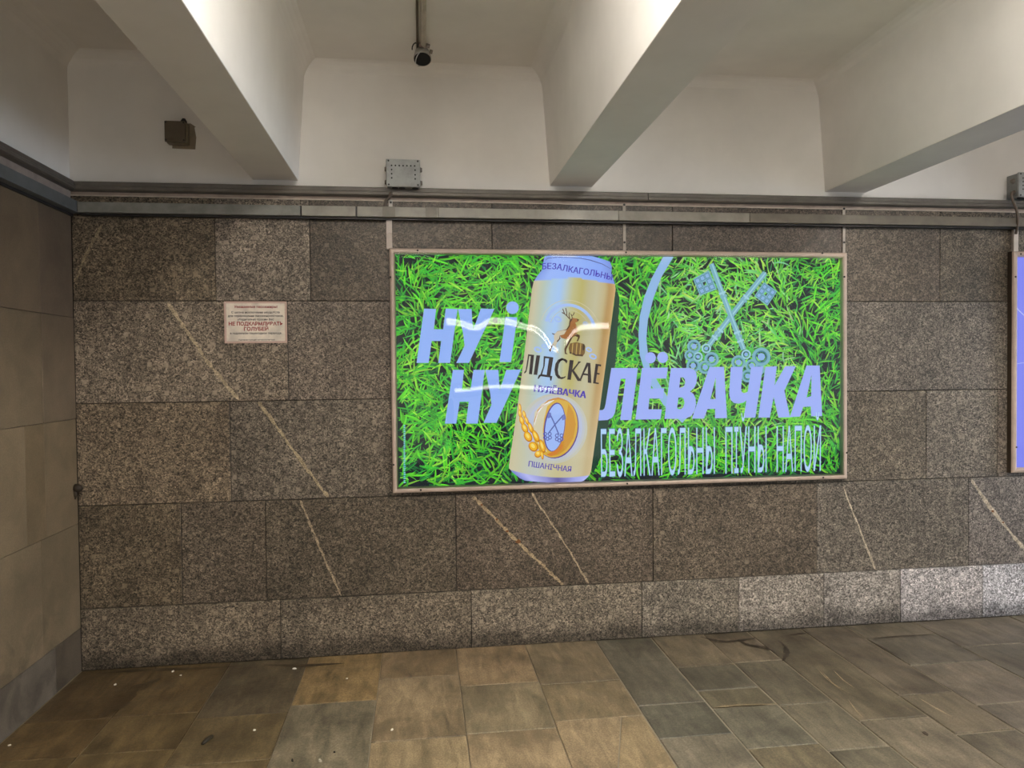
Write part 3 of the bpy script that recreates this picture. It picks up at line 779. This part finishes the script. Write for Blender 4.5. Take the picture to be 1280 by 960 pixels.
# golden zero with keys and wheat
Z = lambda pts: [S.P(635 + x / 8, 490 + y / 8) for x, y in pts]
def zl(loops, col, lay): S.loops('can_emblem', loops, col, lay)
zl([Z(ellipse(455, 365, 335, 350, .16, 40))], (199, 200, 186), LT + 9)
zl([Z(ellipse(460, 362, 305, 325, .16, 40))], (194, 199, 204), LT + 9.4)
zl([Z(ellipse(465, 360, 275, 300, .16, 40))], (188, 197, 220), LT + 9.7)
zl([Z(ellipse(480, 362, 222, 302, .16, 40))], (82, 48, 140), LT + 10)
zl([Z(ellipse(470, 355, 222, 300, .16, 40)), Z(ellipse(462, 350, 98, 240, .13, 40))], (218, 176, 66), LT + 11)
zl([Z([(265, 200), (330, 120), (400, 80), (460, 80), (390, 140), (360, 260), (345, 380), (350, 520), (390, 600), (330, 560), (270, 470), (250, 330)])], (216, 208, 176), LT + 12)
zl([Z(ribbon([(262, 330), (290, 210), (350, 130), (460, 80)], [4, 14, 16, 4]))], (240, 240, 246), LT + 13)
zl([Z(ribbon([(258, 300), (300, 180), (400, 85), (500, 62), (590, 90)], [6, 10, 12, 20, 8]))], (206, 142, 62), LT + 13)
zl([Z([(600, 120), (650, 200), (675, 320), (650, 460), (580, 570), (500, 625), (430, 640), (380, 625), (440, 600), (510, 540), (550, 430), (575, 280)])], (208, 150, 48), LT + 12)
zl([Z([(380, 622), (430, 600), (500, 560), (540, 500), (545, 560), (480, 620), (420, 640)])], (214, 132, 52), LT + 13)
zl([Z(ellipse(462, 350, 104, 246, .13, 40)), Z(ellipse(465, 352, 95, 237, .13, 40))], (74, 46, 150), LT + 13)
zl([Z(ellipse(464, 352, 95, 237, .13, 40))], (164, 192, 252), LT + 11)
for sh, bw in ((([(410, 205), (455, 300), (505, 425)]), (510, 448)), (([(555, 225), (470, 320), (395, 420)]), (392, 432))):
    zl([Z(ribbon(sh, 12))], (92, 104, 178), LT + 13)
    for dx, dy in ((-24, -14), (22, -14), (-24, 22), (24, 22), (0, 34)):
        zl([Z(ellipse(bw[0] + dx, bw[1] + dy, 20, 20, 0, 12)), Z(ellipse(bw[0] + dx, bw[1] + dy, 11, 11, 0, 12))], (98, 108, 182), LT + 13)
    sx, sy = sh[0]; zl([Z([(sx - 22, sy + 10), (sx + 16, sy), (sx + 22, sy + 45), (sx - 16, sy + 58)])], (112, 124, 196), LT + 13)
WC = [(118, 160, 14, 46, -.1), (118, 215, 18, 42, -.2), (160, 225, 17, 42, -.25), (136, 285, 24, 46, -.3), (184, 285, 18, 44, -.35), (165, 360, 30, 52, -.45), (222, 355, 22, 56, -.35), (198, 445, 38, 56, -.5), (275, 440, 28, 66, -.45), (250, 545, 44, 54, -.65), (340, 540, 26, 70, -.3), (300, 618, 40, 34, -.7), (340, 630, 14, 44, -.1)]
for (x, y, a, b, an) in WC:
    zl([Z(ellipse(x, y, a, b, an, 18))], (196, 118, 22), LT + 14); zl([Z(ellipse(x - 2, y - 4, a * .8, b * .84, an, 18))], (244, 184, 44), LT + 15)
    zl([Z(ellipse(x - 4, y - 8, a * .38, b * .5, an, 14))], (252, 224, 116), LT + 16)
# stag on a barrel, with an embossed arc above
DR = lambda pts: [S.P(660 + x / 11.636, 370 + y / 11.636) for x, y in pts]
def dl_(loops, col, lay=LT + 11): S.loops('can_emblem', loops, col, lay)
for off, wd, col in ((0, 7, (214, 206, 170)), (70, 44, (166, 194, 244)), (138, 6, (204, 198, 170))):
    pts = [(610 + (430 - off) * math.cos(t), 500 - (435 - off) * math.sin(t) + 40 * math.cos(t)) for t in [math.pi * (.08 + .84 * k / 24) for k in range(25)]]
    dl_([DR(ribbon(pts, wd))], col, LT + 9)
for cx, cy, r in ((140, 780, 60), (230, 730, 40), (880, 780, 48), (940, 880, 58), (830, 400, 36), (430, 340, 60), (330, 360, 40)):
    dl_([DR(ellipse(cx, cy, r, r * .7, .4, 14)), DR(ellipse(cx, cy, r * .6, r * .35, .4, 14))], (160, 190, 246), LT + 9)
BR, BD, BP = (164, 108, 56), (84, 56, 34), (206, 196, 170)
dl_([DR([(390, 540), (455, 572), (462, 622), (425, 668), (402, 722), (418, 790), (452, 832), (412, 824), (386, 742), (346, 704), (378, 652), (372, 582)])], BP)
dl_([DR([(455, 572), (468, 622), (425, 672), (412, 660), (450, 618)])], BD, LT + 12)
dl_([DR([(346, 704), (320, 740), (300, 790), (320, 812), (330, 800), (345, 745), (372, 700)])], BD, LT + 11)
dl_([DR([(600, 350), (640, 318), (700, 328), (738, 345), (716, 378), (682, 388), (702, 440), (718, 490), (704, 545), (640, 605), (560, 632), (480, 612), (455, 570), (392, 545), (420, 515), (500, 500), (560, 480), (590, 430), (595, 380)])], BR, LT + 12)
dl_([DR([(392, 545), (420, 518), (500, 505), (560, 490), (520, 560), (460, 575)])], BP, LT + 13)
dl_([DR([(604, 350), (640, 318), (640, 345), (612, 385), (605, 440), (570, 490), (520, 508), (560, 478), (588, 430), (594, 380)])], BD, LT + 13)
dl_([DR([(700, 328), (738, 345), (718, 378), (712, 352)])], BD, LT + 13)
dl_([DR([(612, 600), (652, 590), (602, 680), (556, 770), (548, 820), (576, 852), (530, 842), (524, 770), (566, 680)])], BD, LT + 12)
dl_([DR([(688, 548), (748, 570), (748, 604), (722, 662), (700, 660), (724, 602), (680, 584), (640, 604)])], BD, LT + 12)
for st in ([(612, 345), (560, 292), (528, 262), (500, 188)], [(560, 292), (556, 230), (542, 178)], [(528, 262), (488, 240)], [(604, 330), (590, 280), (600, 240)], [(640, 325), (632, 290), (655, 276), (668, 240)], [(632, 290), (618, 262)]):
    dl_([DR(ribbon(st, 13))], BD, LT + 12)
dl_([DR([(345, 540), (385, 552), (380, 566), (350, 556)])], BD, LT + 12)
dl_([DR([(605, 690), (700, 672), (800, 695), (828, 730), (822, 830), (790, 880), (690, 872), (600, 835), (585, 760)])], (122, 92, 46), LT + 12)
for x0_ in (640, 700, 755): dl_([DR(ribbon([(x0_ + 8, 690), (x0_, 770), (x0_ - 6, 850)], 12))], (196, 168, 88), LT + 13)
dl_([DR(ellipse(803, 745, 16, 48, .1, 14))], (60, 44, 26), LT + 13)
dl_([DR(ribbon([(600, 820), (690, 858), (790, 862)], 22))], (72, 52, 30), LT + 13)

# --- clear cover film: slightly creased, so that it mirrors the ceiling tubes as wavy lines
def smooth(pts, x):
    xs = np.array([p[0] for p in pts]); ys = np.array([p[1] for p in pts])
    m = np.gradient(ys, xs); i = np.clip(np.searchsorted(xs, x) - 1, 0, len(xs) - 2)
    h = xs[i + 1] - xs[i]; t = np.clip((x - xs[i]) / h, 0, 1)
    return (2 * t**3 - 3 * t**2 + 1) * ys[i] + (t**3 - 2 * t**2 + t) * h * m[i] + (-2 * t**3 + 3 * t**2) * ys[i + 1] + (t**3 - t**2) * h * m[i + 1]
def film_mesh():
    nx, nz = 700, 380
    xs = np.linspace(IX0 - .002, IX1 + .002, nx); zs = np.linspace(IZ0 - .002, IZ1 + .002, nz)
    Xg, Zg = np.meshgrid(xs, zs)
    zl_, yl_ = ZC - .06 - .058, 5.05
    need = lambda z: .5 * (np.arctan((1.5 - z) / 3.815) + np.arctan((zl_ - z) / (yl_ - .05)))
    slope = np.zeros_like(Xg)
    creases = [
        ([(540, 402), (560, 404), (575, 406.5), (592, 411.5), (600, 410.5), (609, 405), (620, 403.5), (636, 405), (655, 410.5), (668, 413.5), (679, 422), (688, 434), (696, 437.5), (705, 431), (713, 419), (722, 412), (735, 409.5), (755, 408.5), (785, 408)], .075, 548, 770),
        ([(540, 489), (565, 488), (585, 486.5), (605, 484), (640, 482.5), (670, 484.5), (697, 486.5), (730, 487)], .080, 556, 706),
    ]
    zcs, amps, shapes = [], [], []
    for pts, wd, a, b in creases:
        q = [S.P(*p) for p in pts]
        zc_ = smooth(q, np.clip(xs, q[0][0], q[-1][0]))
        xa, xb = S.P(a, 450)[0], S.P(b, 450)[0]
        fade = np.clip((xs - xa) / .05, 0, 1) * np.clip((xb - xs) / .05, 0, 1)
        zcs.append(zc_); amps.append(need(zc_) * fade * fade * (3 - 2 * fade))
        shapes.append(lambda z, c=zc_, w_=wd: np.exp(-((z - c) / w_)**2) - .28 * np.exp(-(((z - c) / w_ - 2.6) / 2.)**2) - .22 * np.exp(-(((z - c) / w_ + 2.6) / 2.)**2))
    co = [a.copy() for a in amps]
    for _ in range(8):      # make the steepest line of each crease lean by exactly its own amount
        for i in range(2):
            co[i] += amps[i] - sum(co[j] * shapes[j](zcs[i]) for j in range(2))
            co[i][amps[i] == 0] = 0
    for i in range(2): slope += co[i][None, :] * shapes[i](Zg)
    dz = zs[1] - zs[0]
    h = np.cumsum(slope, axis=0) * dz
    # the normal leans upward where the sheet recedes with height
    Y = PY - .0118 - h.max() + h
    vs = np.stack([Xg, Y, Zg], -1).reshape(-1, 3)
    idx = np.arange(nx * nz).reshape(nz, nx)
    fs = np.stack([idx[:-1, :-1], idx[:-1, 1:], idx[1:, 1:], idx[1:, :-1]], -1).reshape(-1, 4)
    me = bpy.data.meshes.new('cover_film'); me.from_pydata(vs.tolist(), [], fs.tolist())
    me.polygons.foreach_set('use_smooth', [True] * len(me.polygons))
    return link('cover_film', me, M_FILM, box1)
film_mesh()

# hangers and the cable cover above the box
pc = at(486.5, 290, Y=-.012)
cx = pc.x
MB().box(cx - .0150, cx + .0150, -.020, -.001, at(486, 292, Y=-.02).z + .0008, 2.345, .002).build('cable_cover', M_PAINT, box1, lin((206, 194, 184)))
MB().box(cx - .0150, cx + .0150, -.020, -.001, Z1 - .004, at(486, 292, Y=-.02).z - .0008, .002).build('cable_cover', M_PAINT, box1, lin((204, 190, 180)))
def hanger(px_, wd, col):
    x = at(px_, 300, Y=-.004).x
    h = MB().box(x - wd / 2, x + wd / 2, -.0045, -.0006, Z1 - .01, 2.392, .0008).build('hanger_strap', M_PAINT, box1, lin(col))
    for z in (2.385, at(px_, 303, Y=-.004).z, ):
        MB().tube([(x, -.004, z), (x, -.0062, z)], .0065, 10).build('bolt', M_FLAT, h, (.012, .01, .009))
hanger(780.5, .017, (176, 166, 154)); hanger(1055, .016, (180, 170, 160))
MB().box(cx - .001, cx + .019, -.0075, -.004, 2.338, 2.388, .0015).build('strap_tab', M_PAINT, box1, lin((220, 214, 206)))
MB().tube([(cx + .010, -.0065, 2.374), (cx + .010, -.0095, 2.374)], .006, 10).build('bolt', M_FLAT, box1, (.012, .01, .009))

# second light box, cut by the right edge of the photo
Q0 = at(1265.8, 314, Y=FY); Q1 = at(1267.5, 591.5, Y=FY); xq = (Q0.x + Q1.x) / 2
box2 = tag(empty('light_box', (xq + 1.27, 0, Q1.z)), 'lit lavender blue light box cut off by the right edge of the view', 'light box')
frame_parts(box2, xq, xq + (X1 - X0), Q1.z, Q0.z)
screws(box2, [(1269.5, 346), (1270.5, 559), (1276, 317.5)])
p2 = Sheet(PY, M_PRINT, box2)
bx0, bx1, bz0, bz1 = xq + .026, xq + (X1 - X0) - .026, Q1.z + .026, Q0.z - .026
pan2 = p2.mesh('print_panel', [(bx0, bz0), (bx1, bz0), (bx1, bz1), (bx0, bz1)], [(0, 1, 2, 3)], lin((134, 140, 250)), 0)
S2 = Sheet(PY, M_PRINT, pan2)
S2.loops('pale_stroke', [ribbon([(bx0 + .0, 1.85), (bx0 + .03, 1.81), (bx0 + .10, 1.75), (bx0 + .3, 1.7)], .006)], (196, 204, 255), 1)
S2.loops('pale_stroke', [ribbon([(bx0 + .0, 1.49), (bx0 + .06, 1.50), (bx0 + .2, 1.47)], .005)], (176, 186, 255), 1)
me2 = MB().add([(bx0 - .002, -.027, bz0 - .002), (bx1 + .002, -.027, bz0 - .002), (bx1 + .002, -.027, bz1 + .002), (bx0 - .002, -.027, bz1 + .002)], [(0, 1, 2, 3)])
link('cover_film', bpy.data.meshes.new('cover_film'), M_FILM, box2).data.from_pydata(me2.v, [], me2.f)
hx = at(1268.5, 300, Y=-.01).x
MB().box(hx - .015, hx + .015, -.020, -.001, Q0.z - .004, 2.285, .002).build('cable_cover', M_PAINT, box2, lin((206, 196, 186)))

# ---------------------------------------------------------------- pipe, trunking along the wall top
duct = tag(empty('cable_duct', (0, 0, 2.40)), 'dark grey cable duct under the plaster, running along the back wall', 'duct')
prof = [(0, 2.401), (.036, 2.401), (.044, 2.407), (.044, 2.420), (.038, 2.425), (.038, 2.441), (.034, 2.446), (0, 2.446)]
MB().prism([(a - .003, b) for a, b in prof], (.004, 0, 0), (2.95, 0, 0), (0, -1, 0), (0, 0, 1)).build('duct_length', M_PAINT, duct, lin((104, 98, 90)))
MB().prism([(a - .003, b) for a, b in prof], (2.953, 0, 0), (8.2, 0, 0), (0, -1, 0), (0, 0, 1)).build('duct_length', M_PAINT, duct, lin((98, 93, 86)))
duct2 = tag(empty('cable_duct', (0, -.1, 2.40)), 'dark grey cable duct on the left wall, above the smooth slabs', 'duct')
MB().prism([(a - .003, b) for a, b in prof], (0, -.042, 0), (0, -3.2, 0), (1, 0, 0), (0, 0, 1)).build('duct_length', M_PAINT, duct2, lin((92, 86, 80)))

trunk = tag(empty('cable_trunking', (0, 0, 2.29)), 'grey metal cable trunking in jointed lengths along the back wall', 'trunking')
MB().box(.052, 8.2, -.036, -.006, 2.279, 2.3432).build('shadow_channel', M_PAINT, trunk, (.012, .011, .010))  # near-black channel, drawn out past the covers to paint their shadow lines
cutpx = [None, 376, 445.5, 548, 773, 937, None]
cutx = [.0525] + [at(p, 265, Y=-.055).x for p in cutpx[1:-1]] + [8.2]
tc = [(138, 138, 132), (158, 154, 144), (160, 156, 146), (156, 152, 143), (142, 136, 125), (108, 101, 89)]
for i in range(6):
    g = .0045 if i in (1, 2) else .0012
    gl = .0045 if i in (0, 1) else .0012
    MB().box(cutx[i] + (g if i else 0), cutx[i + 1] - (gl if i < 5 else 0), -.056 - (.002 if i in (3,) else 0), -.020, 2.289, 2.340, .002).build('trunking_cover', M_PAINT, trunk, lin(tc[i]))
tx = at(500, 265, Y=-.058)
for a, b in ((478, 494), (532, 546)):
    xa, xb = at(a, 265, Y=-.058).x, at(b, 265, Y=-.058).x
    MB().box(xa, xb, -.0592, -.054, 2.288, 2.341, .0008).build('tape_wrap', M_PAINT, trunk, lin((128, 122, 112)))
trunk2 = tag(empty('cable_trunking', (0, -.1, 2.29)), 'dark bluish cable trunking on the left wall, meeting the corner', 'trunking')
MB().box(.001, .050, -3.2, -.005, 2.289, 2.345, .002).build('trunking_cover', M_PAINT, trunk2, lin((98, 102, 104)))
MB().box(-.003, .012, -3.2, -.005, 2.278, 2.289).build('shadow_channel', M_PAINT, trunk2, (.03, .028, .028))  # dark strip below the cover, painted as its shadow

# ---------------------------------------------------------------- junction boxes
def junction_box(x0, x1, z0, z1, depth, label):
    yb = .004; yf = yb - depth
    t = tag(empty('junction_box', ((x0 + x1) / 2, yb, z0)), label, 'box', 'perforated grey boxes above the light boxes')
    MB().box(x0 + .004, x1 - .004, yf + .008, yb, z0 + .003, z1 - .003, .004).build('body', M_PAINT, t, lin((140, 142, 140)))
    lid = MB().box(x0, x1, yf - .004, yf + .010, z0, z1, .005).build('lid', M_PAINT, t, lin((158, 160, 158)))
    w_, h_ = x1 - x0, z1 - z0
    for (u, v) in ((.07, .07), (.93, .07), (.07, .93), (.93, .93)):
        MB().tube([(x0 + w_ * u, yf - .002, z0 + h_ * v), (x0 + w_ * u, yf - .0062, z0 + h_ * v)], .0048, 10).build('screw', M_FLAT, lid, (.05, .048, .045))
    holes = [(.16 + .113 * k, .76) for k in range(7)] + [(.16, y_) for y_ in (.61, .46, .31)] + [(.85, y_) for y_ in (.61, .44, .29)]
    for (u, v) in holes:
        MB().tube([(x0 + w_ * u, yf - .002, z0 + h_ * v), (x0 + w_ * u, yf - .0048, z0 + h_ * v)], .0042, 8).build('vent_hole', M_FLAT, lid, (.012, .012, .012))
    for s, xx in ((-1, x0), (1, x1)):
        for v in (.22, .70):
            MB().tube([(xx + s * -.004, yf + depth * .45, z0 + h_ * v), (xx + s * .010, yf + depth * .45, z0 + h_ * v)], [.016, .010], 10).build('cable_gland', M_PAINT, t, lin((120, 112, 104)))
    for u in (.25, .45, .84):
        MB().tube([(x0 + w_ * u, yf + depth * .4, z0 + .010), (x0 + w_ * u, yf + depth * .4, z0 - .001)], [.018, .016], 12).build('cable_gland', M_FLAT, t, (.03, .028, .026))
    return t
ja, jb = at(482.5, 198.5, Y=-.085), at(525.5, 234, Y=-.085)
junction_box(ja.x, jb.x, jb.z, ja.z, .088, 'grey perforated junction box on the plaster above the can advert')
jc, jd = at(1273, 214, Y=-.085), at(1273, 246, Y=-.085)
junction_box(jc.x, jc.x + (jb.x - ja.x), jd.z, jd.z + (ja.z - jb.z), .088, 'grey perforated junction box cut off at the right edge of the view')
def wire(name, pts, r, col, label, cat):
    o = MB().tube(pts, r, 10).build(name, M_FLAT, None, lin(col), True); tag(o, label, cat); return o
cx2 = jc.x + .012
def spline(pts, n=8):
    out = []
    for i in range(len(pts) - 1):
        p0 = Vector(pts[max(i - 1, 0)]); p1 = Vector(pts[i]); p2_ = Vector(pts[i + 1]); p3 = Vector(pts[min(i + 2, len(pts) - 1)])
        for k in range(n):
            t = k / n
            out.append(.5 * ((2 * p1) + (p2_ - p0) * t + (2 * p0 - 5 * p1 + 4 * p2_ - p3) * t * t + (3 * p1 - p0 - 3 * p2_ + p3) * t**3))
    out.append(Vector(pts[-1])); return out
wp = [at(1268, 239, Y=-.06), at(1264.5, 243, Y=-.062), at(1266.5, 252, Y=-.064), at(1270.5, 262, Y=-.066), at(1272.5, 274, Y=-.066), at(1271.5, 285, Y=-.045), at(1270, 292, Y=-.024)]
wire('cable', spline(wp), .0075, (104, 92, 82), 'thin grey cable curving from the right junction box down to the blue light box', 'cable')
wp = [at(489, 240, Y=-.044), at(487, 246, Y=-.030), at(482.5, 251, Y=-.018), at(481, 262, Y=-.014)]
wire('cable', spline(wp), .0095, (96, 88, 80), 'short grey cable end between duct and trunking, below the perforated box', 'cable')

# small dark box in the unlit bay
sa, sb = at(205, 150.5, Y=-.05), at(232, 177.5, Y=-.05)
sx0, sx1, sz0, sz1 = sa.x, sb.x, sb.z, sa.z
t = tag(empty('connection_box', ((sx0 + sx1) / 2, .004, sz0)), 'small square brown connection box on the shaded plaster at left', 'box')
MB().box(sx0 + .006, sx1 + .006, -.036, .004, sz0 - .004, sz1 - .004, .004).build('body', M_PAINT, t, lin((128, 116, 96)))
lid = MB().box(sx0, sx1, -.052, -.034, sz0, sz1, .006).build('lid', M_PAINT, t, lin((96, 84, 66)))
for u in (.08, .92):
    for v in (.08, .92):
        MB().tube([(sx0 + (sx1 - sx0) * u, -.050, sz0 + (sz1 - sz0) * v), (sx0 + (sx1 - sx0) * u, -.0535, sz0 + (sz1 - sz0) * v)], .0045, 8).build('screw', M_FLAT, lid, (.02, .018, .015))
MB().tube([(sx0 + .085, -.022, sz1 - .006), (sx0 + .085, -.022, sz1 + .008), (sx0 + .085, -.020, sz1 + .020)], [.016, .015, .008], 12).build('cable_gland', M_FLAT, t, (.012, .01, .009))
rough_ = [(sx0 + .02, sz0 - .018), (sx1 + .030, sz0 - .020), (sx1 + .036, sz0 + .04), (sx1 + .028, sz0 + .09), (sx1 + .034, sz1 - .01), (sx1 + .010, sz1 + .006), (sx0 + .02, sz1)]
slab_mb(rough_, 'Y', .001, .012, .001).build('plaster_patch', M_PAINT, t, lin((134, 120, 98)))

# round fixture and its pipe under the ceiling
fc = at(528, 74, Y=-.25)
t = tag(empty('ceiling_fixture', (fc.x, fc.y, fc.z)), 'small round fixture with black face at the end of a ceiling pipe', 'fixture')
axis = Vector((0, -.42, -.91)).normalized()
P0 = Vector(fc)
MB().tube([P0 - axis * .060, P0 - axis * .045, P0 - axis * .012, P0], [.022, .036, .043, .044], 24).build('housing', M_PAINT, t, lin((170, 164, 156)), True)
MB().tube([P0 + axis * .0005, P0 + axis * .003], [.041, .036], 24).build('black_face', M_FLAT, t, (.006, .006, .007))
MB().tube([P0 - axis * .012 + Vector((-.004, 0, .0)), P0 - axis * .008], [.0445, .0447], 24, False).build('ring', M_PAINT, t, (.5, .5, .49), smooth=True)
for dx, dz, r in ((-.006, .052, .014), (.024, .052, .011), (.040, .024, .008)):
    MB().tube([P0 + Vector((dx, -.030, dz - .008)), P0 + Vector((dx + .004, -.034, dz + .008))], r, 10).build('connector', M_PAINT, t, lin((110, 92, 80) if dx < 0 else (150, 140, 130)), True)
MB().tube(spline([P0 + Vector((-.012, -.02, .06)), P0 + Vector((-.034, -.03, .064)), P0 + Vector((-.047, -.034, .046)), P0 + Vector((-.049, -.03, .03))]), .003, 8).build('loop_wire', M_FLAT, t, (.02, .018, .016))
pe = at(529, 63.5, Z=ZC - .014)
pipe = MB().tube([(pe.x, pe.y, ZC - .014), (fc.x + .004, -.9, ZC - .012), (fc.x + .010, -2.1, ZC - .012)], .013, 12).build('conduit_pipe', M_PAINT, None, lin((196, 186, 172)), True)
tag(pipe, 'white conduit pipe running along the bay ceiling towards the viewer', 'pipe')
cbl = MB().tube([(pe.x - .028, pe.y, ZC - .006), (fc.x - .024, -.6, ZC - .005), (fc.x - .022, -1.2, ZC - .005), (fc.x - .018, -2.1, ZC - .005)], .0055, 8).build('cable', M_FLAT, None, lin((96, 84, 70)), True)
tag(cbl, 'thin dark cable beside the white conduit pipe on the ceiling', 'cable')

# ---------------------------------------------------------------- notice on the wall
n0, n1, n2, n3 = at(279.8, 376.5, Y=-.004), at(358.2, 377, Y=-.004), at(281, 428.5, Y=-.004), at(359.3, 429.3, Y=-.004)
nx0, nx1, nz0, nz1 = (n0.x + n2.x) / 2, (n1.x + n3.x) / 2, (n2.z + n3.z) / 2, (n0.z + n1.z) / 2
notice = tag(empty('wall_notice', ((nx0 + nx1) / 2, 0, nz0)), 'small white notice with red and black lettering on the granite', 'sign')
MB().box(nx0, nx1, -.0055, -.0008, nz0, nz1, .0008).build('board', M_PAINT, notice, lin((240, 228, 212)))
NS = Sheet(-.0056, M_INK, notice)
w_, h_ = nx1 - nx0, nz1 - nz0
NR = lambda u, v: (nx0 + w_ * u, nz0 + h_ * v)
def rect(u0, u1, v0, v1): return [NR(u0, v0), NR(u1, v0), NR(u1, v1), NR(u0, v1)]
NS.loops('border_line', [rect(.0, 1., .0, 1.), rect(.018, .982, .026, .974)], (206, 172, 158), 1)
NS.loops('border_line', [rect(.024, .976, .034, .966), rect(.031, .969, .044, .956)], (176, 120, 108), 1)
LINES = [('Уважаемые пассажиры!', .16, .85, .845, .055, (150, 44, 40), .03), ('С целью исключения неудобств', .115, .885, .715, .050, (40, 34, 34), .022), ('для перемещения пассажиропотоков,', .06, .945, .630, .050, (40, 34, 34), .022),
         ('убедительно просим Вас', .21, .79, .545, .050, (40, 34, 34), .022), ('НЕ ПОДКАРМЛИВАТЬ', .07, .935, .425, .085, (152, 42, 40), .035), ('ГОЛУБЕЙ', .31, .70, .300, .085, (152, 42, 40), .035),
         ('в подземном пешеходном переходе.', .09, .915, .215, .050, (40, 34, 34), .022), ('Администрация метрополитена', .22, .80, .065, .036, (50, 44, 42), .012)]
for txt, u0, u1, v0, hh, col, off in LINES:
    NS.text('notice_text', txt, lambda u, v, a=u0, b=u1, c=v0, d=hh: NR(a + (b - a) * u, c + d * v), col, 1, off)

# ---------------------------------------------------------------- small things
hk = at(93.5, 611, X=.0)
hook = tag(empty('wall_peg', (0, hk.y, hk.z)), 'dark stubby peg in the wall corner at the left', 'peg')
MB().tube([(0.0, hk.y, hk.z + .004), (.012, hk.y, hk.z + .003), (.026, hk.y, hk.z), (.034, hk.y - .002, hk.z - .004)], [.020, .022, .018, .008], 12).build('peg_head', M_FLAT, hook, lin((52, 43, 33)), True)
MB().tube([(.0, hk.y - .006, hk.z), (.006, hk.y - .006, hk.z - .030), (.003, hk.y - .004, hk.z - .052)], [.011, .009, .003], 8).build('peg_tail', M_FLAT, hook, lin((66, 56, 43)), True)

def scrap(px_, py_, L, W, col, label, cat, name, hgt=.004, group=None):
    p = at(px_, py_, Z=.001); a = random.uniform(0, math.pi); n = 7; vs = []
    for k in range(n):
        th = 2 * math.pi * k / n; r = random.uniform(.75, 1.1)
        x, y_ = math.cos(th) * L * r, math.sin(th) * W * r
        vs.append((p.x + x * math.cos(a) - y_ * math.sin(a), p.y + x * math.sin(a) + y_ * math.cos(a)))
    bm_ = MB(); m = [(x, y_, .0013) for x, y_ in vs]; tp = [(p.x + (x - p.x) * .8, p.y + (y_ - p.y) * .8, .0013 + hgt * random.uniform(.6, 1.2)) for x, y_ in vs]
    bm_.add(m + tp, [tuple(range(n))[::-1], tuple(range(n, 2 * n))] + [(i, (i + 1) % n, n + (i + 1) % n, n + i) for i in range(n)])
    tag(bm_.build(name, M_FLAT, None, lin(col)), label, cat, group)
GP = 'white paper crumbs on the paving'
scrap(144, 856, .009, .006, (226, 220, 206), 'white crumb on the paving nearest the left wall corner', 'litter', 'paper_scrap', group=GP)
scrap(216, 839.5, .012, .006, (214, 206, 190), 'white flat crumb near the granite foot, left of the pair', 'litter', 'paper_scrap', group=GP)
scrap(225.5, 844.5, .008, .006, (196, 186, 168), 'smaller pale crumb just right of the flat white one by the wall', 'litter', 'paper_scrap', group=GP)
scrap(368, 836, .013, .007, (224, 220, 210), 'white crumb by the wall foot below the left granite joint', 'litter', 'paper_scrap', group=GP)
scrap(318, 913, .008, .006, (224, 216, 200), 'white crumb on the brown paving right of the dark twig', 'litter', 'paper_scrap', group=GP)
scrap(490, 912.5, .009, .006, (230, 224, 204), 'white crumb in the middle of the light paving column', 'litter', 'paper_scrap', group=GP)
scrap(433.5, 848.5, .007, .005, (206, 196, 176), 'tiny pale crumb on the yellowish stone by the wall', 'litter', 'paper_scrap', group=GP)
scrap(400, 951.5, .011, .007, (180, 172, 152), 'pale pebble at the bottom edge of the paving', 'pebble', 'pebble', .007)
scrap(418, 940.5, .005, .005, (30, 26, 20), 'black speck near the bottom edge of the paving', 'litter', 'dark_crumb')
scrap(365.5, 951, .010, .004, (34, 30, 24), 'short black sliver at the bottom edge of the paving', 'litter', 'dark_crumb')
scrap(12, 932, .007, .005, (210, 200, 180), 'pale crumb at the foot of the left wall', 'litter', 'paper_scrap', group=GP)
scrap(1157, 917, .020, .010, (62, 52, 42), 'dark smudge of dirt on the right hand paving', 'litter', 'dirt_lump', .003)
p = [at(x, y_, Z=.004) for x, y_ in ((253, 930), (258, 925.5), (264, 921), (266, 919.5))]
tw = MB().tube(p, [.006, .010, .009, .004], 8).build('twig', M_FLAT, None, lin((40, 34, 22)), True)
tag(tw, 'dark curled twig lying on the brown paving at lower left', 'twig')
